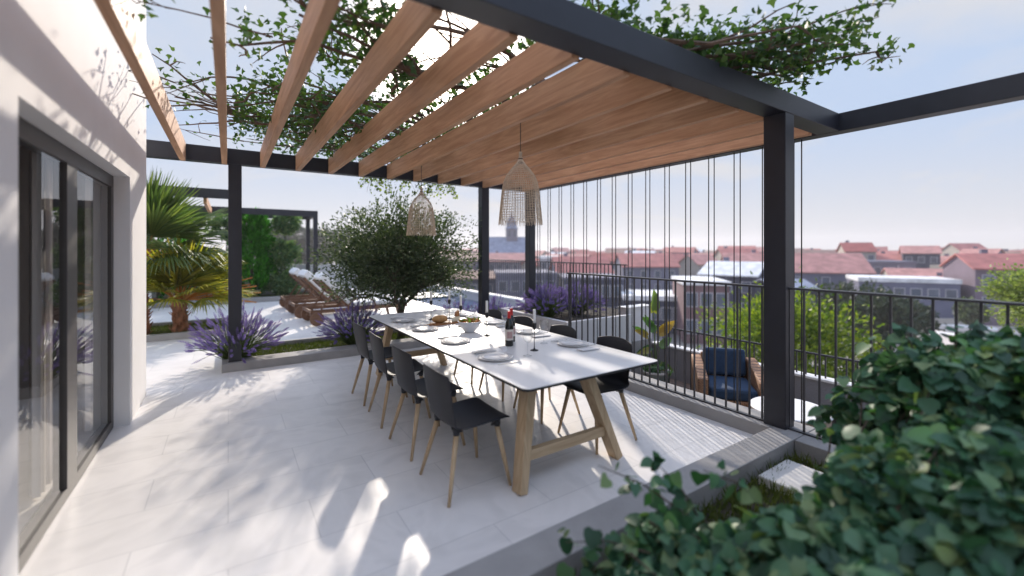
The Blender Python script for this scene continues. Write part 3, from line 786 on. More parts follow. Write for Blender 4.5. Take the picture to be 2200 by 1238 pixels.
for k, (x, y, lab) in enumerate(CN):
    a = ch if k == 0 else copy_tree(ch); a.location = (x, y, TZ); a['label'] = 'slim black candle holder ' + lab; a['group'] = 'black candle holders'
    b = cl if k == 0 else copy_tree(cl); b.location = (x, y, TZ + .198); b['label'] = 'white candle in the holder ' + lab; b['group'] = 'white candles'

t = thing('salad_bowl', 'pale grey bowl standing mid table in front of the wine bottles', 'bowl', (2.104, 3.99, TZ))
MB().lathe([(0, 0), (.05, 0), (.055, .006), (.09, .05), (.125, .115), (.122, .116), (.086, .052), (.05, .012), (0, .010)], 36).build('bowl_body', 'bowl', t, smooth=True)
P = np.c_[rng.normal(0, .045, 150), rng.normal(0, .045, 150), rng.uniform(.095, .122, 150)]; P = P[np.hypot(P[:, 0], P[:, 1]) < .10]
sal = leaf_mesh('salad', P + np.array([2.104, 3.99, TZ]), randdir(len(P)) * (1, 1, .4), randdir(len(P)) + (0, 0, 1), .05, .03, 'ivy', 'salad', None)
struct(sal, 'green and red salad filling the pale bowl', 'salad', 'stuff')
MB_ = MB().lathe([(0, .05), (.075, .05), (.10, .085), (0, .098)], 20, (2.104, 3.99, TZ)).build('salad_base', 'salad', t, world=True)
t = thing('serving_board', 'reddish wooden serving board with handle lying behind the bowl', 'board', (2.12, 4.60, TZ), R(8))
MB().prism([(-.17, -.085), (.17, -.085), (.19, -.04), (.19, .04), (.17, .085), (-.17, .085), (-.19, .025), (-.29, .018), (-.30, 0), (-.29, -.018), (-.19, -.025)], 0, .016).build('board', 'board', t)
tag(MB().ball((0, 0, .0), .5, 14, 8, (.20, .11, .09)).build('bread_loaf', 'bread', smooth=True), 'small crusty bread loaf lying on the serving board', 'bread').location = (2.04, 4.60, TZ + .058)
ck = MB().prism([(0, 0), (.13, -.05), (.13, .05)], 0, .05).build('cheese_wedge', 'cheese', bevel=.003); ck.location = (2.17, 4.56, TZ + .017); ck.rotation_euler = (0, 0, R(40))
tag(ck, 'pale wedge of cheese on the serving board', 'cheese')
t = thing('wooden_block', 'small upright wooden block on the serving board', 'block', (2.27, 4.63, TZ + .0165)); MB().add([(-.03, -.03, 0), (.03, -.03, 0), (.03, .03, 0), (-.03, .03, 0), (-.012, -.02, .10), (.02, -.02, .12), (.02, .02, .12), (-.012, .02, .10)], [(3, 2, 1, 0), (4, 5, 6, 7), (0, 1, 5, 4), (1, 2, 6, 5), (2, 3, 7, 6), (3, 0, 4, 7)]).build('block', 'board', t)
cr_ = MB(); 
for k in range(8):
    cr_.bar((-.18 + .045 * k, -.05 + .02 * math.sin(k), .004), (-.14 + .045 * k, -.05 + .02 * math.sin(k + 1), .004), .06, .004)
o = cr_.build('table_linen', 'linen'); o.location = (1.98, 3.03, TZ); o.rotation_euler = (0, 0, R(-115)); tag(o, 'crumpled white cloth strip lying beside the wine bottles', 'cloth')

# --- pendant lamps
def pendant():
    L = thing('pendant_lamp', 'l', 'pendant lamp')
    prof = [(.012, .60), (.013, .555), (.022, .525), (.045, .49), (.085, .445), (.125, .39), (.150, .33), (.162, .27), (.170, .20), (.177, .13), (.184, .06), (.190, 0)]
    def shade(name, pr, nseg, th, mtl='rattan'):
        pts = []
        for k in range(len(pr) - 1):
            for j in range(3):
                u = j / 3; pts.append((pr[k][0] * (1 - u) + pr[k + 1][0] * u, pr[k][1] * (1 - u) + pr[k + 1][1] * u))
        pts.append(pr[-1])
        o = MB().lathe(pts, nseg).build(name, mtl, L)
        wf = o.modifiers.new('weave', 'WIREFRAME'); wf.thickness = th; wf.use_replace = True; wf.use_even_offset = False
        return o
    shade('shade', prof, 44, .0045)
    shade('lower_weave', [(r * .975, z) for r, z in prof[6:]], 52, .004)
    mb = MB(); N = 90
    for i in range(N):
        a = 2 * math.pi * i / N + rng.normal(0, .01)
        mb.bar((.190 * math.cos(a), .190 * math.sin(a), .004), (.193 * math.cos(a), .193 * math.sin(a), -.03 - .02 * rng.random()), .003, .0025)
    mb.build('fringe', 'rattan', L)
    MB().tube([(0, 0, .56), (0, 0, 1.04)], .004, 6).build('cord', 'cord', L)
    MB().lathe([(0, .50), (.02, .50), (.022, .54), (0, .56)], 12).build('lamp_holder', 'cord', L)
    return L
pe = pendant(); pe.location = (2.15, 3.12, 1.86); pe['label'] = 'woven bell pendant lamp hanging over the near half of the table'; pe['group'] = 'woven pendant lamps'
dup(pe, (2.15, 5.45, 1.83), R(20), 'woven bell pendant lamp hanging in front of the olive tree, the farther one', 'woven pendant lamps')

# --- sun loungers
def lounger():
    L = thing('sun_lounger', 'l', 'sun lounger')
    # local: head at x=0, foot at x=2.0, width along y
    f = MB()
    for y in (-.33, .33): f.box(-.12, 2.0, y - .022, y + .022, .24, .31)
    f.box(-.12, -.08, -.307, .307, .245, .305); f.box(1.96, 2.0, -.307, .307, .245, .305)
    for k in range(14): f.box(.70 + k * .09, .765 + k * .09, -.305, .305, .28, .30)
    f.build('frame', 'teak', L, bevel=.004)
    for y in (-.30, .30):
        MB().bar((1.82, y, 0), (1.76, y, .24), .05, .06, (0, 1, 0)).build('leg', 'teak', L)
    for y in (-.385, .385):
        o = MB(); o.tube([(.0, y - .022, .14), (.0, y + .022, .14)], .14, 26); o.build('wheel', 'teak', L, bevel=.006)
    MB().tube([(0, -.36, .14), (0, .36, .14)], .016, 8).build('axle', 'teak', L)
    for y in (-.27, .27): MB().box(-.05, .05, y - .025, y + .025, .13, .245).build('axle_block', 'teak', L)
    a = R(44); d = np.array((-math.cos(a), 0, math.sin(a))); n_ = np.array((math.sin(a), 0, math.cos(a))); p0 = np.array((.68, 0, .30))
    b = MB()
    for y in (-.30, .30): b.bar(p0 + (0, y, 0), p0 + d * .82 + (0, y, 0), .05, .035, (0, 1, 0))
    for k in range(8): 
        q = p0 + d * (.06 + k * .103); b.bar(q + (0, -.275, 0), q + (0, .275, 0), .06, .02, n_)
    b.build('backrest', 'teak', L)
    m_ = MB(); m_.bar(p0 + n_ * .11 + d * .02, p0 + n_ * .11 + d * .88, .60, .17, n_)
    m_.build('back_cushion', 'canvas', L, bevel=.025)
    m_ = MB(); m_.box(.70, 2.02, -.30, .30, .315, .41); m_.build('mattress', 'canvas', L, bevel=.025)
    for y in (-.30, .30): MB().bar((.10, y, .30), p0 + d * .5 + (0, y, -.02), .03, .02, (0, 1, 0)).build('prop', 'teak', L)
    for y in (-.335, .335):
        MB().tube([(.62, y, .31), (.72, y, .44), (.90, y, .50), (1.10, y, .48), (1.22, y, .40), (1.25, y, .31)], .018, 6).build('armrest', 'teak', L)
    return L
lo = lounger(); GLo = 'sun loungers in a row by the pool'
lo.location = (1.52, 10.15, 0.003); lo.rotation_euler = (0, 0, R(3)); lo.scale = (1.0, 1.18, 1.06); lo['label'] = 'teak sun lounger with white cushion nearest the lavender'; lo['group'] = GLo
dup(lo, (1.38, 11.5, 0.003), R(3), 'teak sun lounger in the middle of the row of three', GLo)
dup(lo, (1.33, 12.9, 0.003), R(3), 'teak sun lounger nearest the back wall', GLo)

# --- balcony furniture
DKZ = -0.7
def armchair(loc, rz, label):
    A = thing('armchair', label, 'armchair', loc, rz)
    # local: faces -y ; width x 0.9, depth y 0.85
    for x0, x1 in ((-.45, -.31), (.31, .45)):
        poly = [(-.42, .06), (.42, .06), (.46, .66), (.30, .66), (-.42, .52)]
        v = [(x0, y, z) for y, z in poly] + [(x1, y, z) for y, z in poly]; k = len(poly)
        MB().add(v, [tuple(range(k)), tuple(range(2 * k - 1, k - 1, -1))] + [(i, k + i, k + (i + 1) % k, (i + 1) % k) for i in range(k)]).build('arm', 'wicker', A, bevel=.02)
    MB().box(-.309, .309, -.42, .42, .06, .24).build('seat_base', 'wicker', A, bevel=.01)
    MB().bar((0, .40, .241), (0, .47, .70), .618, .08, (0, 1, 0)).build('backrest', 'wicker', A, bevel=.02)
    MB().box(-.30, .30, -.40, .30, .242, .40).build('seat_cushion', 'blue', A, bevel=.04)
    MB().bar((0, .285, .405), (0, .36, .80), .58, .14, (0, 1, 0)).build('back_cushion', 'blue', A, bevel=.045)
    for x in (-.40, .40):
        for y in (-.37, .38): MB().box(x - .025, x + .025, y - .025, y + .025, 0, .06).build('foot', 'black', A)
    return A
armchair((6.02, 3.46, DKZ + .002), R(-50), 'honey wicker armchair with navy cushions on the balcony')
t = thing('coffee_table', 'round pale fluted coffee table on the balcony behind the corner post', 'coffee table', (5.63, 2.47, DKZ))
mb = MB(); N = 90; v = []; f = []
for i in range(N * 2):
    a = 2 * math.pi * i / (N * 2); r = .40 + (.008 if i % 2 else -.008)
    v += [(r * .96 * math.cos(a), r * .96 * math.sin(a), .0), (r * math.cos(a), r * math.sin(a), .375)]
for i in range(N * 2):
    j = (i + 1) % (N * 2); f.append((2 * i, 2 * j, 2 * j + 1, 2 * i + 1))
mb.add(v, f).build('drum', 'fluted', t)
MB().lathe([(0, .40), (.415, .40), (.425, .392), (.425, .378), (.41, .374), (0, .374)], 64).build('table_top', 'cap', t)
tag(MB().box(4.75, 6.1, 3.1, 4.55, DKZ + .003, DKZ + .012).build('rug', 'rug'), 'teal rug lying on the balcony deck under the armchair', 'rug')

t = thing('potted_plant', 'variegated leafy plant in a pale clay pot on the balcony', 'potted plant', (5.80, 4.55, DKZ))
MB().lathe([(0, 0), (.15, 0), (.19, .02), (.225, .30), (.235, .31), (.235, .34), (.20, .34), (.195, .30), (0, .29)], 28).build('pot', 'pot', t, smooth=True)
st = MB(); P = []; A_ = []; N_ = []; S = []
base = np.array([5.80, 4.55, DKZ + .3])
big = [(-.05, .0, .98, (.06, 0, 1), .34), (-.16, .03, .62, (-.7, .1, .55), .28), (.10, 0, .62, (.75, -.1, .62), .34), (-.12, .02, .42, (-.6, 0, -.1), .26), (.12, 0, .40, (.7, 0, .25), .30), (-.02, 0, .70, (-.5, .2, .75), .30), (-.2, 0, .30, (-.8, 0, -.2), .24), (.18, 0, .08, (.7, 0, -.45), .26)]
for x, y, z, d, s in big:
    q = base + (x, y, z)
    st.tube([base, base + np.array((x * .4, y, z * .55)), q], [.011, .009, .006], 5)
    for k in range(2):
        P.append(q + rng.normal(0, .015, 3)); A_.append(np.array(d) + rng.normal(0, .1, 3)); N_.append((-.5, -.8, .4)); S.append(s)
st.build('stem', 'lav_stem', t, world=True)
leaf_mesh('leaves', P, A_, N_, S, np.array(S) * .42, 'ivy', 'leaf_croton', t)
P = base + np.c_[rng.normal(0, .11, 60), rng.normal(0, .11, 60), rng.uniform(0, .14, 60)]
leaf_mesh('low_leaves', P, randdir(60) + (0, 0, .5), randdir(60), .13, .06, 'ivy', 'leaf_topiary', t)
# ================================================================== PLANTS
def lavender(name, x, y, z, r, h, n, label, sp=.10):
    t = thing(name, label, 'lavender', (x, y, z), 0, 'lavender bushes')
    st = MB(); P = []; A_ = []; N_ = []; S = []; Wd = []
    ends = []
    for i in range(n):
        a = rng.uniform(0, 2 * math.pi); u = math.sqrt(rng.random())
        tilt = u * 1.15
        d = np.array((math.sin(tilt) * math.cos(a), math.sin(tilt) * math.sin(a), math.cos(tilt)))
        L = h * (.58 + .5 * rng.random() ** .7) * (1 - .12 * u)
        b = np.array((x, y, z)) + np.array((math.cos(a), math.sin(a), 0)) * r * .18 * u
        e = b + d * L * np.array((r / h * 1.05, r / h * 1.05, 1))
        e = e + rng.normal(0, .03, 3); m_ = (b + e) / 2 + np.array((0, 0, .07 * u)) + rng.normal(0, .022, 3)
        st.tube([b, m_, e], [.004, .0036, .0028], 3, cap=False)
        ends.append((e, unit(e - m_)))
    st.build('stems', 'lav_stem', t, world=True)
    # flower spikes: whorls of small petals
    for e, d in ends:
        s, u_ = basis(d); ln = sp * rng.uniform(.75, 1.35)
        for k in range(9):
            q = e + d * ln * (k / 8 - .15)
            rr = .0115 * math.sin(math.pi * (.16 + .8 * k / 9)) ** .8
            for j in range(5):
                a = j * 1.257 + k * .7
                o_ = s * math.cos(a) + u_ * math.sin(a)
                P.append(q + o_ * rr * .3); A_.append(o_ + d * .8); N_.append(d); S.append(rr * 1.9); Wd.append(rr * 1.3)
    leaf_mesh('flowers', P, A_, N_, S, Wd, 'lens', 'lav_flower', t)
    K = n * 5
    a = rng.uniform(0, 2 * math.pi, K); u = np.sqrt(rng.random(K)); q = rng.uniform(.05, .55, K)
    tl = u * 1.1
    d = np.c_[np.sin(tl) * np.cos(a), np.sin(tl) * np.sin(a), np.cos(tl)]
    P = np.array((x, y, z)) + d * (q * h)[:, None] * np.array((r / h, r / h, 1))
    leaf_mesh('leaves', P, d + randdir(K) * .5, randdir(K), rng.uniform(.04, .08, K), .006, 'lens', 'lav_stem', t)
    return t
lavender('lavender_bush', .10, 7.10, .05, .53, .66, 300, 'lavender bush growing round the foot of the dark pergola post', .115)
lavender('lavender_bush', 1.72, 7.20, .05, .52, .62, 290, 'lavender bush in the planter behind the nearest sun lounger wheel', .115)
lavender('lavender_bush', 3.65, 7.45, .05, .55, .50, 230, 'lavender bush between the olive trunk and the inner far post')
lavender('lavender_bush', 4.46, 7.40, .05, .50, .55, 230, 'lavender bush between the two far posts')
lavender('lavender_bush', 4.75, 6.05, .39, .48, .52, 270, 'lavender bush in the raised box right beside the far corner post')
lavender('lavender_bush', 5.45, 6.05, .39, .48, .52, 270, 'lavender bush at the open end of the raised box')
lavender('lavender_bush', 5.3, 6.75, .39, .45, .42, 160, 'lavender bush at the back of the raised box')

# --- branching helper
def branch(mb, p, d, L, r, depth, tips, spread=.6, up=.15, nseg=4, kids_=3, taper=.62):
    pts = [np.array(p)]; dd = unit(d)
    for k in range(nseg):
        dd = unit(dd + rng.normal(0, .16, 3) + np.array((0, 0, up * .25)))
        pts.append(pts[-1] + dd * L / nseg)
    mb.tube(pts, list(np.linspace(r, r * taper, nseg + 1)), 6 if depth > 1 else 5, cap=False)
    if depth == 0:
        tips.append((pts[-1], dd)); tips.append((pts[-2], dd)); return
    for k in range(kids_):
        q = pts[-1] if k < 2 else pts[-2]
        nd = unit(dd + randdir(1)[0] * spread + np.array((0, 0, up)))
        branch(mb, q, nd, L * rng.uniform(.62, .85), r * taper, depth - 1, tips, spread, up, nseg, kids_, taper)
    tips.append((pts[-1], dd))

def clumpy(center, rad, nclump, per, clump_r, shell=.55, floor_z=None, ragged=.15):
    """leaf positions: clumps through an ellipsoid's volume, thicker near its skin"""
    d = randdir(nclump); rr = (shell + (1 - shell) * rng.random(nclump)) ** (1 / 1.0)
    c = np.asarray(center) + d * rr[:, None] * np.asarray(rad) * (1 + rng.normal(0, ragged, nclump))[:, None]
    P = np.repeat(c, per, 0) + rng.normal(0, 1, (nclump * per, 3)) * clump_r
    O = np.repeat(d, per, 0)
    return P, O, c, d

# --- olive tree
OX, OY = 2.60, 7.55
t = thing('olive_tree', 'round dark olive tree growing in the planter behind the table', 'tree', (OX, OY, .03))
mb = MB(); tips = []
b0 = np.array((OX, OY, .0))
mb.tube([b0, b0 + (.015, 0, .25), b0 + (-.01, .01, .5), b0 + (.03, 0, .72)], [.075, .062, .056, .05], 10, cap=False)
fork_ = b0 + (.03, 0, .72)
for k in range(8):
    a = k * .785 + rng.normal(0, .15)
    branch(mb, fork_ - (0, 0, .12 * (k % 3)), (math.cos(a), math.sin(a), .35 + .5 * rng.random()), rng.uniform(.5, .68), .028, 2, tips, .75, .12)
mb.build('trunk', 'bark', t, world=True, smooth=True)
cen = np.array((OX - .05, OY, 1.53))
P1, O1, c1, d1 = clumpy(cen, (1.22, 1.12, .86), 430, 44, (.095, .095, .08), .42, ragged=.24)
P2, O2, c2, d2 = clumpy(cen, (1.1, 1.0, .76), 230, 44, (.13, .13, .11), .1)
P4, O4, _, _ = clumpy(cen - (0, 0, .36), (1.2, 1.08, .46), 230, 40, (.11, .11, .09), .2)
tp = np.array([q for q, _ in tips]); td = np.array([q for _, q in tips])
P3 = np.repeat(tp, 9, 0) + rng.normal(0, .05, (len(tp) * 9, 3)); O3 = np.repeat(td, 9, 0)
P = np.concatenate([P1, P2, P3, P4]); O = np.concatenate([O1, O2, O3, O4])
# flat bottom and a gap here and there
keep = (P[:, 2] > .60 + .12 * np.sin(P[:, 0] * 5)) & (np.hypot((P[:, 0] - OX) / 1.5, (P[:, 1] - OY) / 1.4) < 1.0)
P, O = P[keep], O[keep]
# outer sprays that break the outline
PP = []; OO = []
for k in range(75):
    d = randdir(1)[0]; d[2] = abs(d[2]) * .8 - .1; d = unit(d)
    p0 = cen + d * np.array((1.05, 1.0, .78)); p1 = p0 + unit(d + rng.normal(0, .35, 3) + (0, 0, .2)) * rng.uniform(.16, .32)
    for j in range(16):
        u = rng.random(); PP.append(p0 + (p1 - p0) * u + rng.normal(0, .012, 3)); OO.append(d + rng.normal(0, .8, 3))
P = np.concatenate([P, PP]); O = np.concatenate([O, OO]); K = len(P)
leaf_mesh('crown', P, O + randdir(K) * .9 + (0, 0, .25), randdir(K), rng.uniform(.045, .072, K), rng.uniform(.02, .030, K), 'lens', 'leaf_olive', t)

# --- fan palms
def frond(t, p0, d, L1, L2, mtl, spread=R(78), nb=36, droop=.35, upv=(0, 0, 1)):
    d = unit(d); s, u = basis(d, upv)
    p1 = p0 + d * L1 + np.array((0, 0, -.06 * L1))
    v = []; f = []
    V = []; Fc = []
    def addq(vs, fs):
        b = len(V); V.extend(vs); Fc.extend([tuple(b + i for i in q) for q in fs])
    da = 2 * spread / nb
    for i in range(nb):
        a = -spread + da * (i + .5)
        L = L2 * (1 - .28 * (abs(a) / spread) ** 2) * rng.uniform(.92, 1.05)
        bd = d * math.cos(a) + s * math.sin(a)
        bs = -d * math.sin(a) + s * math.cos(a)
        rows = []
        for q, wd in ((.02, .9), (.3, 1.0), (.6, .98), (.82, .55), (1.0, .06)):
            hw = math.tan(da / 2) * min(q, .64) * L * wd
            dz = u * (-.10 * abs(math.sin(a)) * q * L) + np.array((0, 0, -droop * L * q ** 2.4 * (.6 + .4 * rng.random())))
            c = p1 + bd * q * L + dz
            rows.append((c - bs * hw, c + u * hw * .55, c + bs * hw))
        for k in range(4):
            A, B = rows[k], rows[k + 1]
            addq([A[0], A[1], A[2], B[0], B[1], B[2]], [(0, 1, 4, 3), (1, 2, 5, 4)])
    o = MB().add(V, Fc).build('frond', mtl, t, world=True)
    # weld each blade into one island so that its colour is its own
    wd_ = o.modifiers.new('weld', 'WELD'); wd_.merge_threshold = .0002
    pm = MB(); pm.bar(p0, p1 + d * .04, .035, .014, upv, w2=.016, h2=.01)
    pm.build('stalk', 'petiole', o, world=True)
    return o

def palm(name, x, y, z, ht, r, label, fronds, mtl, dead=()):
    t = thing(name, label, 'palm', (x, y, z))
    mb = MB(); pts = []; rad = []
    K = 9
    lean = rng.normal(0, .03, 2)
    for k in range(K + 1):
        q = k / K; pts.append((x + lean[0] * q + .012 * math.sin(q * 7), y + lean[1] * q, z + ht * q)); rad.append(r * (1.18 - .35 * q + .10 * math.sin(q * 17) + (.25 * q ** 4)))
    mb.tube(pts, rad, 14)
    # leaf-base scales round the trunk
    for k in range(int(70 * ht / .6)):
        q = rng.random(); a = rng.uniform(0, 6.283); rr = r * (1.18 - .35 * q)
        c = np.array((x + rr * math.cos(a), y + rr * math.sin(a), z + ht * q)); o_ = np.array((math.cos(a), math.sin(a), 1.1))
        mb.bar(c, c + o_ * rng.uniform(.03, .07), .045, .012, (math.cos(a), math.sin(a), 0), w2=.02, h2=.006)
    mb.build('trunk', 'palmbark', t, world=True)
    mb = MB()
    for k in range(46):
        a = rng.uniform(0, 6.283); p0 = np.array((x, y, z + ht)) + np.array((math.cos(a), math.sin(a), 0)) * r * .7
        mb.bar(p0, p0 + np.array((math.cos(a) * .7, math.sin(a) * .7, rng.uniform(.3, 1.4))) * rng.uniform(.10, .28), .022, .008, (math.cos(a), math.sin(a), 0), w2=.012, h2=.004)
    mb.build('leaf_bases', 'petiole', t, world=True)
    for k, (az_, el_, l0, l1) in enumerate(dead):
        d_ = np.array((math.cos(R(az_)) * math.cos(R(el_)), math.sin(R(az_)) * math.cos(R(el_)), math.sin(R(el_)))); c0 = np.array((x, y, z + ht))
        MB().tube([c0 + d_ * r * .7, c0 + d_ * l0, c0 + d_ * l1 + (0, 0, -.05)], [.010, .012, .014], 5).build('dead_stalk', 'petiole', t, world=True)
    top_ = np.array((x, y, z + ht - .02))
    for az, el, L1, L2, dr, *sp_ in fronds:
        d = (math.cos(R(az)) * math.cos(R(el)), math.sin(R(az)) * math.cos(R(el)), math.sin(R(el)))
        frond(t, top_ + np.array((d[0] * r * .6, d[1] * r * .6, 0)), d, L1, L2, mtl, droop=dr, spread=R(sp_[0] if sp_ else 80))
    return t
fr1 = [(-88, 82, .38, 1.02, .03, 98), (-70, 58, .40, 1.0, .08, 95), (-105, 66, .38, .95, .06, 95), (92, 70, .38, 1.0, .05, 92), (-60, 66, .40, 1.0, .10), (-95, 50, .42, .95, .14), (-25, 52, .42, 1.0, .16), (5, 42, .45, .95, .22), (35, 62, .42, .98, .12), (95, 55, .4, .95, .2), (150, 50, .4, .9, .2), (200, 48, .4, .9, .22), (-130, 38, .35, .85, .28),
       (-55, 28, .40, .9, .3), (-5, 15, .45, .85, .35), (50, 18, .42, .8, .4), (-100, 14, .32, .72, .4), (170, 12, .38, .7, .4), (-10, 80, .35, 1.0, .05), (-75, 84, .3, .95, .05), (-35, 10, .36, .75, .45)]
palm('fan_palm', -.76, 10.28, .03, .62, .115, 'short fan palm with orange leaf stalks between the house corner and the post', fr1, 'leaf_palm', [(-8, 24, .7, 1.10), (-2, 20, .7, 1.25), (4, 14, .7, 1.18), (-14, 12, .7, 1.3), (8, 4, .8, 1.35), (0, -4, .8, 1.25), (-10, -2, .8, 1.15)])
fr2 = [(-80, 70, .5, 1.2, .06, 95), (-20, 74, .55, 1.2, .05, 90), (-35, 62, .55, 1.2, .12), (-8, 42, .6, 1.2, .2), (20, 28, .6, 1.15, .3), (-60, 45, .55, 1.15, .2), (-15, 14, .6, 1.05, .45), (15, 4, .55, 1.0, .5), (60, 55, .6, 1.15, .2), (110, 45, .6, 1.1, .3), (170, 50, .6, 1.1, .2), (-110, 40, .5, 1.0, .3), (-40, 10, .5, .95, .5), (-25, 80, .5, 1.25, .05), (5, 66, .55, 1.2, .1), (-75, 22, .5, .95, .4)]
palm('fan_palm', -1.36, 10.25, .03, 1.45, .13, 'taller fan palm with red brown trunk partly hidden by the house corner', fr2, 'leaf_palm2')

# --- hedge planter plants
def blob_tree(name, label, cat, x, y, z, cz, rad, nclump, per, cr_, lsize, lw, mtl, trunk_r=.05, shape='lens', shell=.5, upb=.2, group=None, trunk='bark', parts=('trunk', 'crown')):
    t = thing(name, label, cat, (x, y, z), 0, group)
    mb = MB(); c = np.array((x, y, cz)); tips = []
    mb.tube([(x, y, z), (x + rng.normal(0, .03), y, (z + cz) / 2), (x, y, cz)], [trunk_r * 1.3, trunk_r, trunk_r * .7], 8, cap=False)
    for k in range(7):
        d = randdir(1)[0]; d[2] = abs(d[2]) * .6 + .15
        e = c + unit(d) * np.asarray(rad) * .75
        s_ = np.array((x, y, cz - rad[2] * .55 + .9 * rad[2] * rng.random() * .6))
        mb.tube([s_, (s_ + e) / 2 + rng.normal(0, .05, 3) * rad[0], e], [trunk_r * .5, trunk_r * .35, trunk_r * .15], 5, cap=False)
    mb.build(parts[0], trunk, t, world=True)
    P, O, _, _ = clumpy(c, rad, nclump, per, cr_, shell)
    K = len(P)
    leaf_mesh(parts[1], P, O + randdir(K) * .8 + (0, 0, upb), randdir(K) + O * .6, rng.uniform(.7, 1.3, K) * lsize, rng.uniform(.8, 1.2, K) * lw, shape, mtl, t)
    return t
def conifer(label, x, y, z, h_, r, n=9000):
    t = thing('conifer', label, 'conifer', (x, y, z))
    MB().tube([(x, y, z), (x, y, z + h_ * .8)], [.06, .02], 8).build('trunk', 'bark', t, world=True)
    nc = 420
    q = rng.random(nc) ** .8; a = rng.uniform(0, 6.283, nc); rr = r * np.sin(np.pi * (0.10 + .90 * (1 - q)) * .78) ** .7 * np.sqrt(rng.uniform(.35, 1.1, nc))
    c = np.c_[x + rr * np.cos(a), y + rr * np.sin(a), z + .12 + q * h_ * .95]
    O = np.c_[np.cos(a) * .6, np.sin(a) * .6, np.full(nc, .9)]
    per = n // nc
    P = np.repeat(c, per, 0); O = np.repeat(O, per, 0)
    P = P + O * rng.uniform(-.05, .22, (len(P), 1)) + rng.normal(0, .035, P.shape)
    K = len(P)
    leaf_mesh('crown', P, O + randdir(K) * .45, randdir(K), rng.uniform(.08, .15, K), .05, 'lens', 'leaf_cypress', t)
conifer('tall bright green conifer behind the dark post', .62, 16.0, .04, 2.62, .52, 13000)
conifer('bright green conifer glimpsed between the palm fans', -1.7, 16.2, .04, 2.55, .9, 9000)
t = blob_tree('topiary_tree', 'clipped ball on a bare stem standing above a round green shrub', 'topiary', 1.60, 16.1, .04, 2.46, (.38, .36, .33), 130, 26, (.05, .05, .05), .06, .045, 'leaf_topiary', .022, 'ivy', .7)
blob_tree('shrub', 'round green shrub in the middle of the topiary stem', 'shrub', 1.48, 15.95, .04, 1.45, (.46, .45, .42), 140, 26, (.06, .06, .06), .07, .05, 'leaf_topiary', .02, 'ivy', .6)
blob_tree('shrub', 'low round green shrub behind the lounger headrests', 'shrub', 1.52, 15.75, .04, .52, (.46, .42, .40), 140, 26, (.06, .06, .06), .07, .05, 'leaf_topiary', .02, 'ivy', .6)
blob_tree('shrub', 'pale topped green shrub between the conifer and the dark post', 'shrub', -.02, 15.9, .04, 2.3, (.45, .38, .36), 90, 24, (.07, .07, .07), .07, .05, 'leaf_topiary', .02, 'ivy', .6)
blob_tree('shrub', 'green shrub behind the short palm, left of the dark post', 'shrub', -.55, 16.0, .04, .95, (.5, .45, .6), 110, 24, (.07, .07, .07), .07, .05, 'leaf_topiary', .02, 'ivy', .6)

# --- climber on the pergola
def climber(name, label, seeds, parts=('stems', 'leaves')):
    """seeds: start point, direction, length, radius, leaf density"""
    t = thing(name, label, 'climber', tuple(seeds[0][0]))
    mb = MB(); P = []; A_ = []
    def walk(p, d, L, r, dens, depth):
        p = np.array(p, float); d = unit(d); n_ = max(4, int(L / .16)); pts = [p]
        d0 = d.copy()
        for k in range(n_):
            d = unit(d + rng.normal(0, .20, 3) * (1, 1, .45) + d0 * .18)
            z_ = pts[-1][2]
            if z_ > 3.22: d[2] -= .18
            if z_ < 3.0: d[2] += .35
            if pts[-1][0] > 4.3 and d[0] > 0 and p[1] > 2.3: d[0] = -d[0]
            d = unit(d); q_ = pts[-1] + d * L / n_; q_[2] = max(q_[2], 2.97); pts.append(q_)
            if depth > 0 and rng.random() < .34:
                s = unit(d + rng.normal(0, .8, 3) * (1, 1, .35)); walk(pts[-1], s, L * rng.uniform(.25, .45), r * .5, dens * 1.1, depth - 1)
        mb.tube(pts, list(np.linspace(r, max(.0022, r * .3), n_ + 1)), 5, cap=False)
        for k in range(int(L * dens)):
            u = rng.random() ** .8 * n_; i = min(int(u), n_ - 1); q = pts[i] + (pts[i + 1] - pts[i]) * (u - i)
            cl_ = rng.integers(3, 9)
            o_ = rng.normal(0, 1, 3) * (.09, .09, .05) + (0, 0, .04)
            for j in range(cl_):
                P.append(np.maximum(q + o_ + rng.normal(0, .05, 3), (-99, -99, 2.90))); A_.append(rng.normal(0, 1, 3) + (0, 0, -.35))
    for p, d, L, r, dens in seeds: walk(p, d, L, r, dens, 2)
    mb.build(parts[0], 'vinebark', t, world=True)
    P = np.array(P); A_ = np.array(A_); kp = (P[:, 0] > .05) | (rng.random(len(P)) < .16)
    sd_ = np.array((math.sin(SUN_AZ) * math.cos(SUN_EL), math.cos(SUN_AZ) * math.cos(SUN_EL), math.sin(SUN_EL))); q_ = P - (0, 0, EYE)
    kp &= (q_ @ sd_) / np.linalg.norm(q_, axis=1) < math.cos(.085); P, A_ = P[kp], A_[kp]       # an opening in the leaves towards the low sun
    K = len(P); nm = randdir(K) + (0, 0, 1.1)
    leaf_mesh(parts[1], P, A_, nm, rng.uniform(.038, .068, K), rng.uniform(.042, .066, K), 'trilobe', 'leaf_vine', t)
    return t
S = []
for y in (3.0, 3.55, 4.25, 4.9, 5.5, 6.0, 6.4, 6.75):
    S.append(((3.3 + rng.normal(0, .3), y, 3.03), (-1, rng.normal(0, .12), 0), 2.9 + rng.normal(0, .3), .030, 7.5))
for y in (3.3, 4.6, 5.2, 5.8, 6.2, 6.6, 6.85):
    S.append(((1.9 + rng.normal(0, .3), y, 3.03), (-1, rng.normal(0, .15), 0), 2.0 + rng.normal(0, .3), .020, 9))
for y in (2.75,):
    S.append(((.75 + rng.normal(0, .15), y, 3.04), (-1, rng.normal(0, .2), 0), .75, .009, 15))
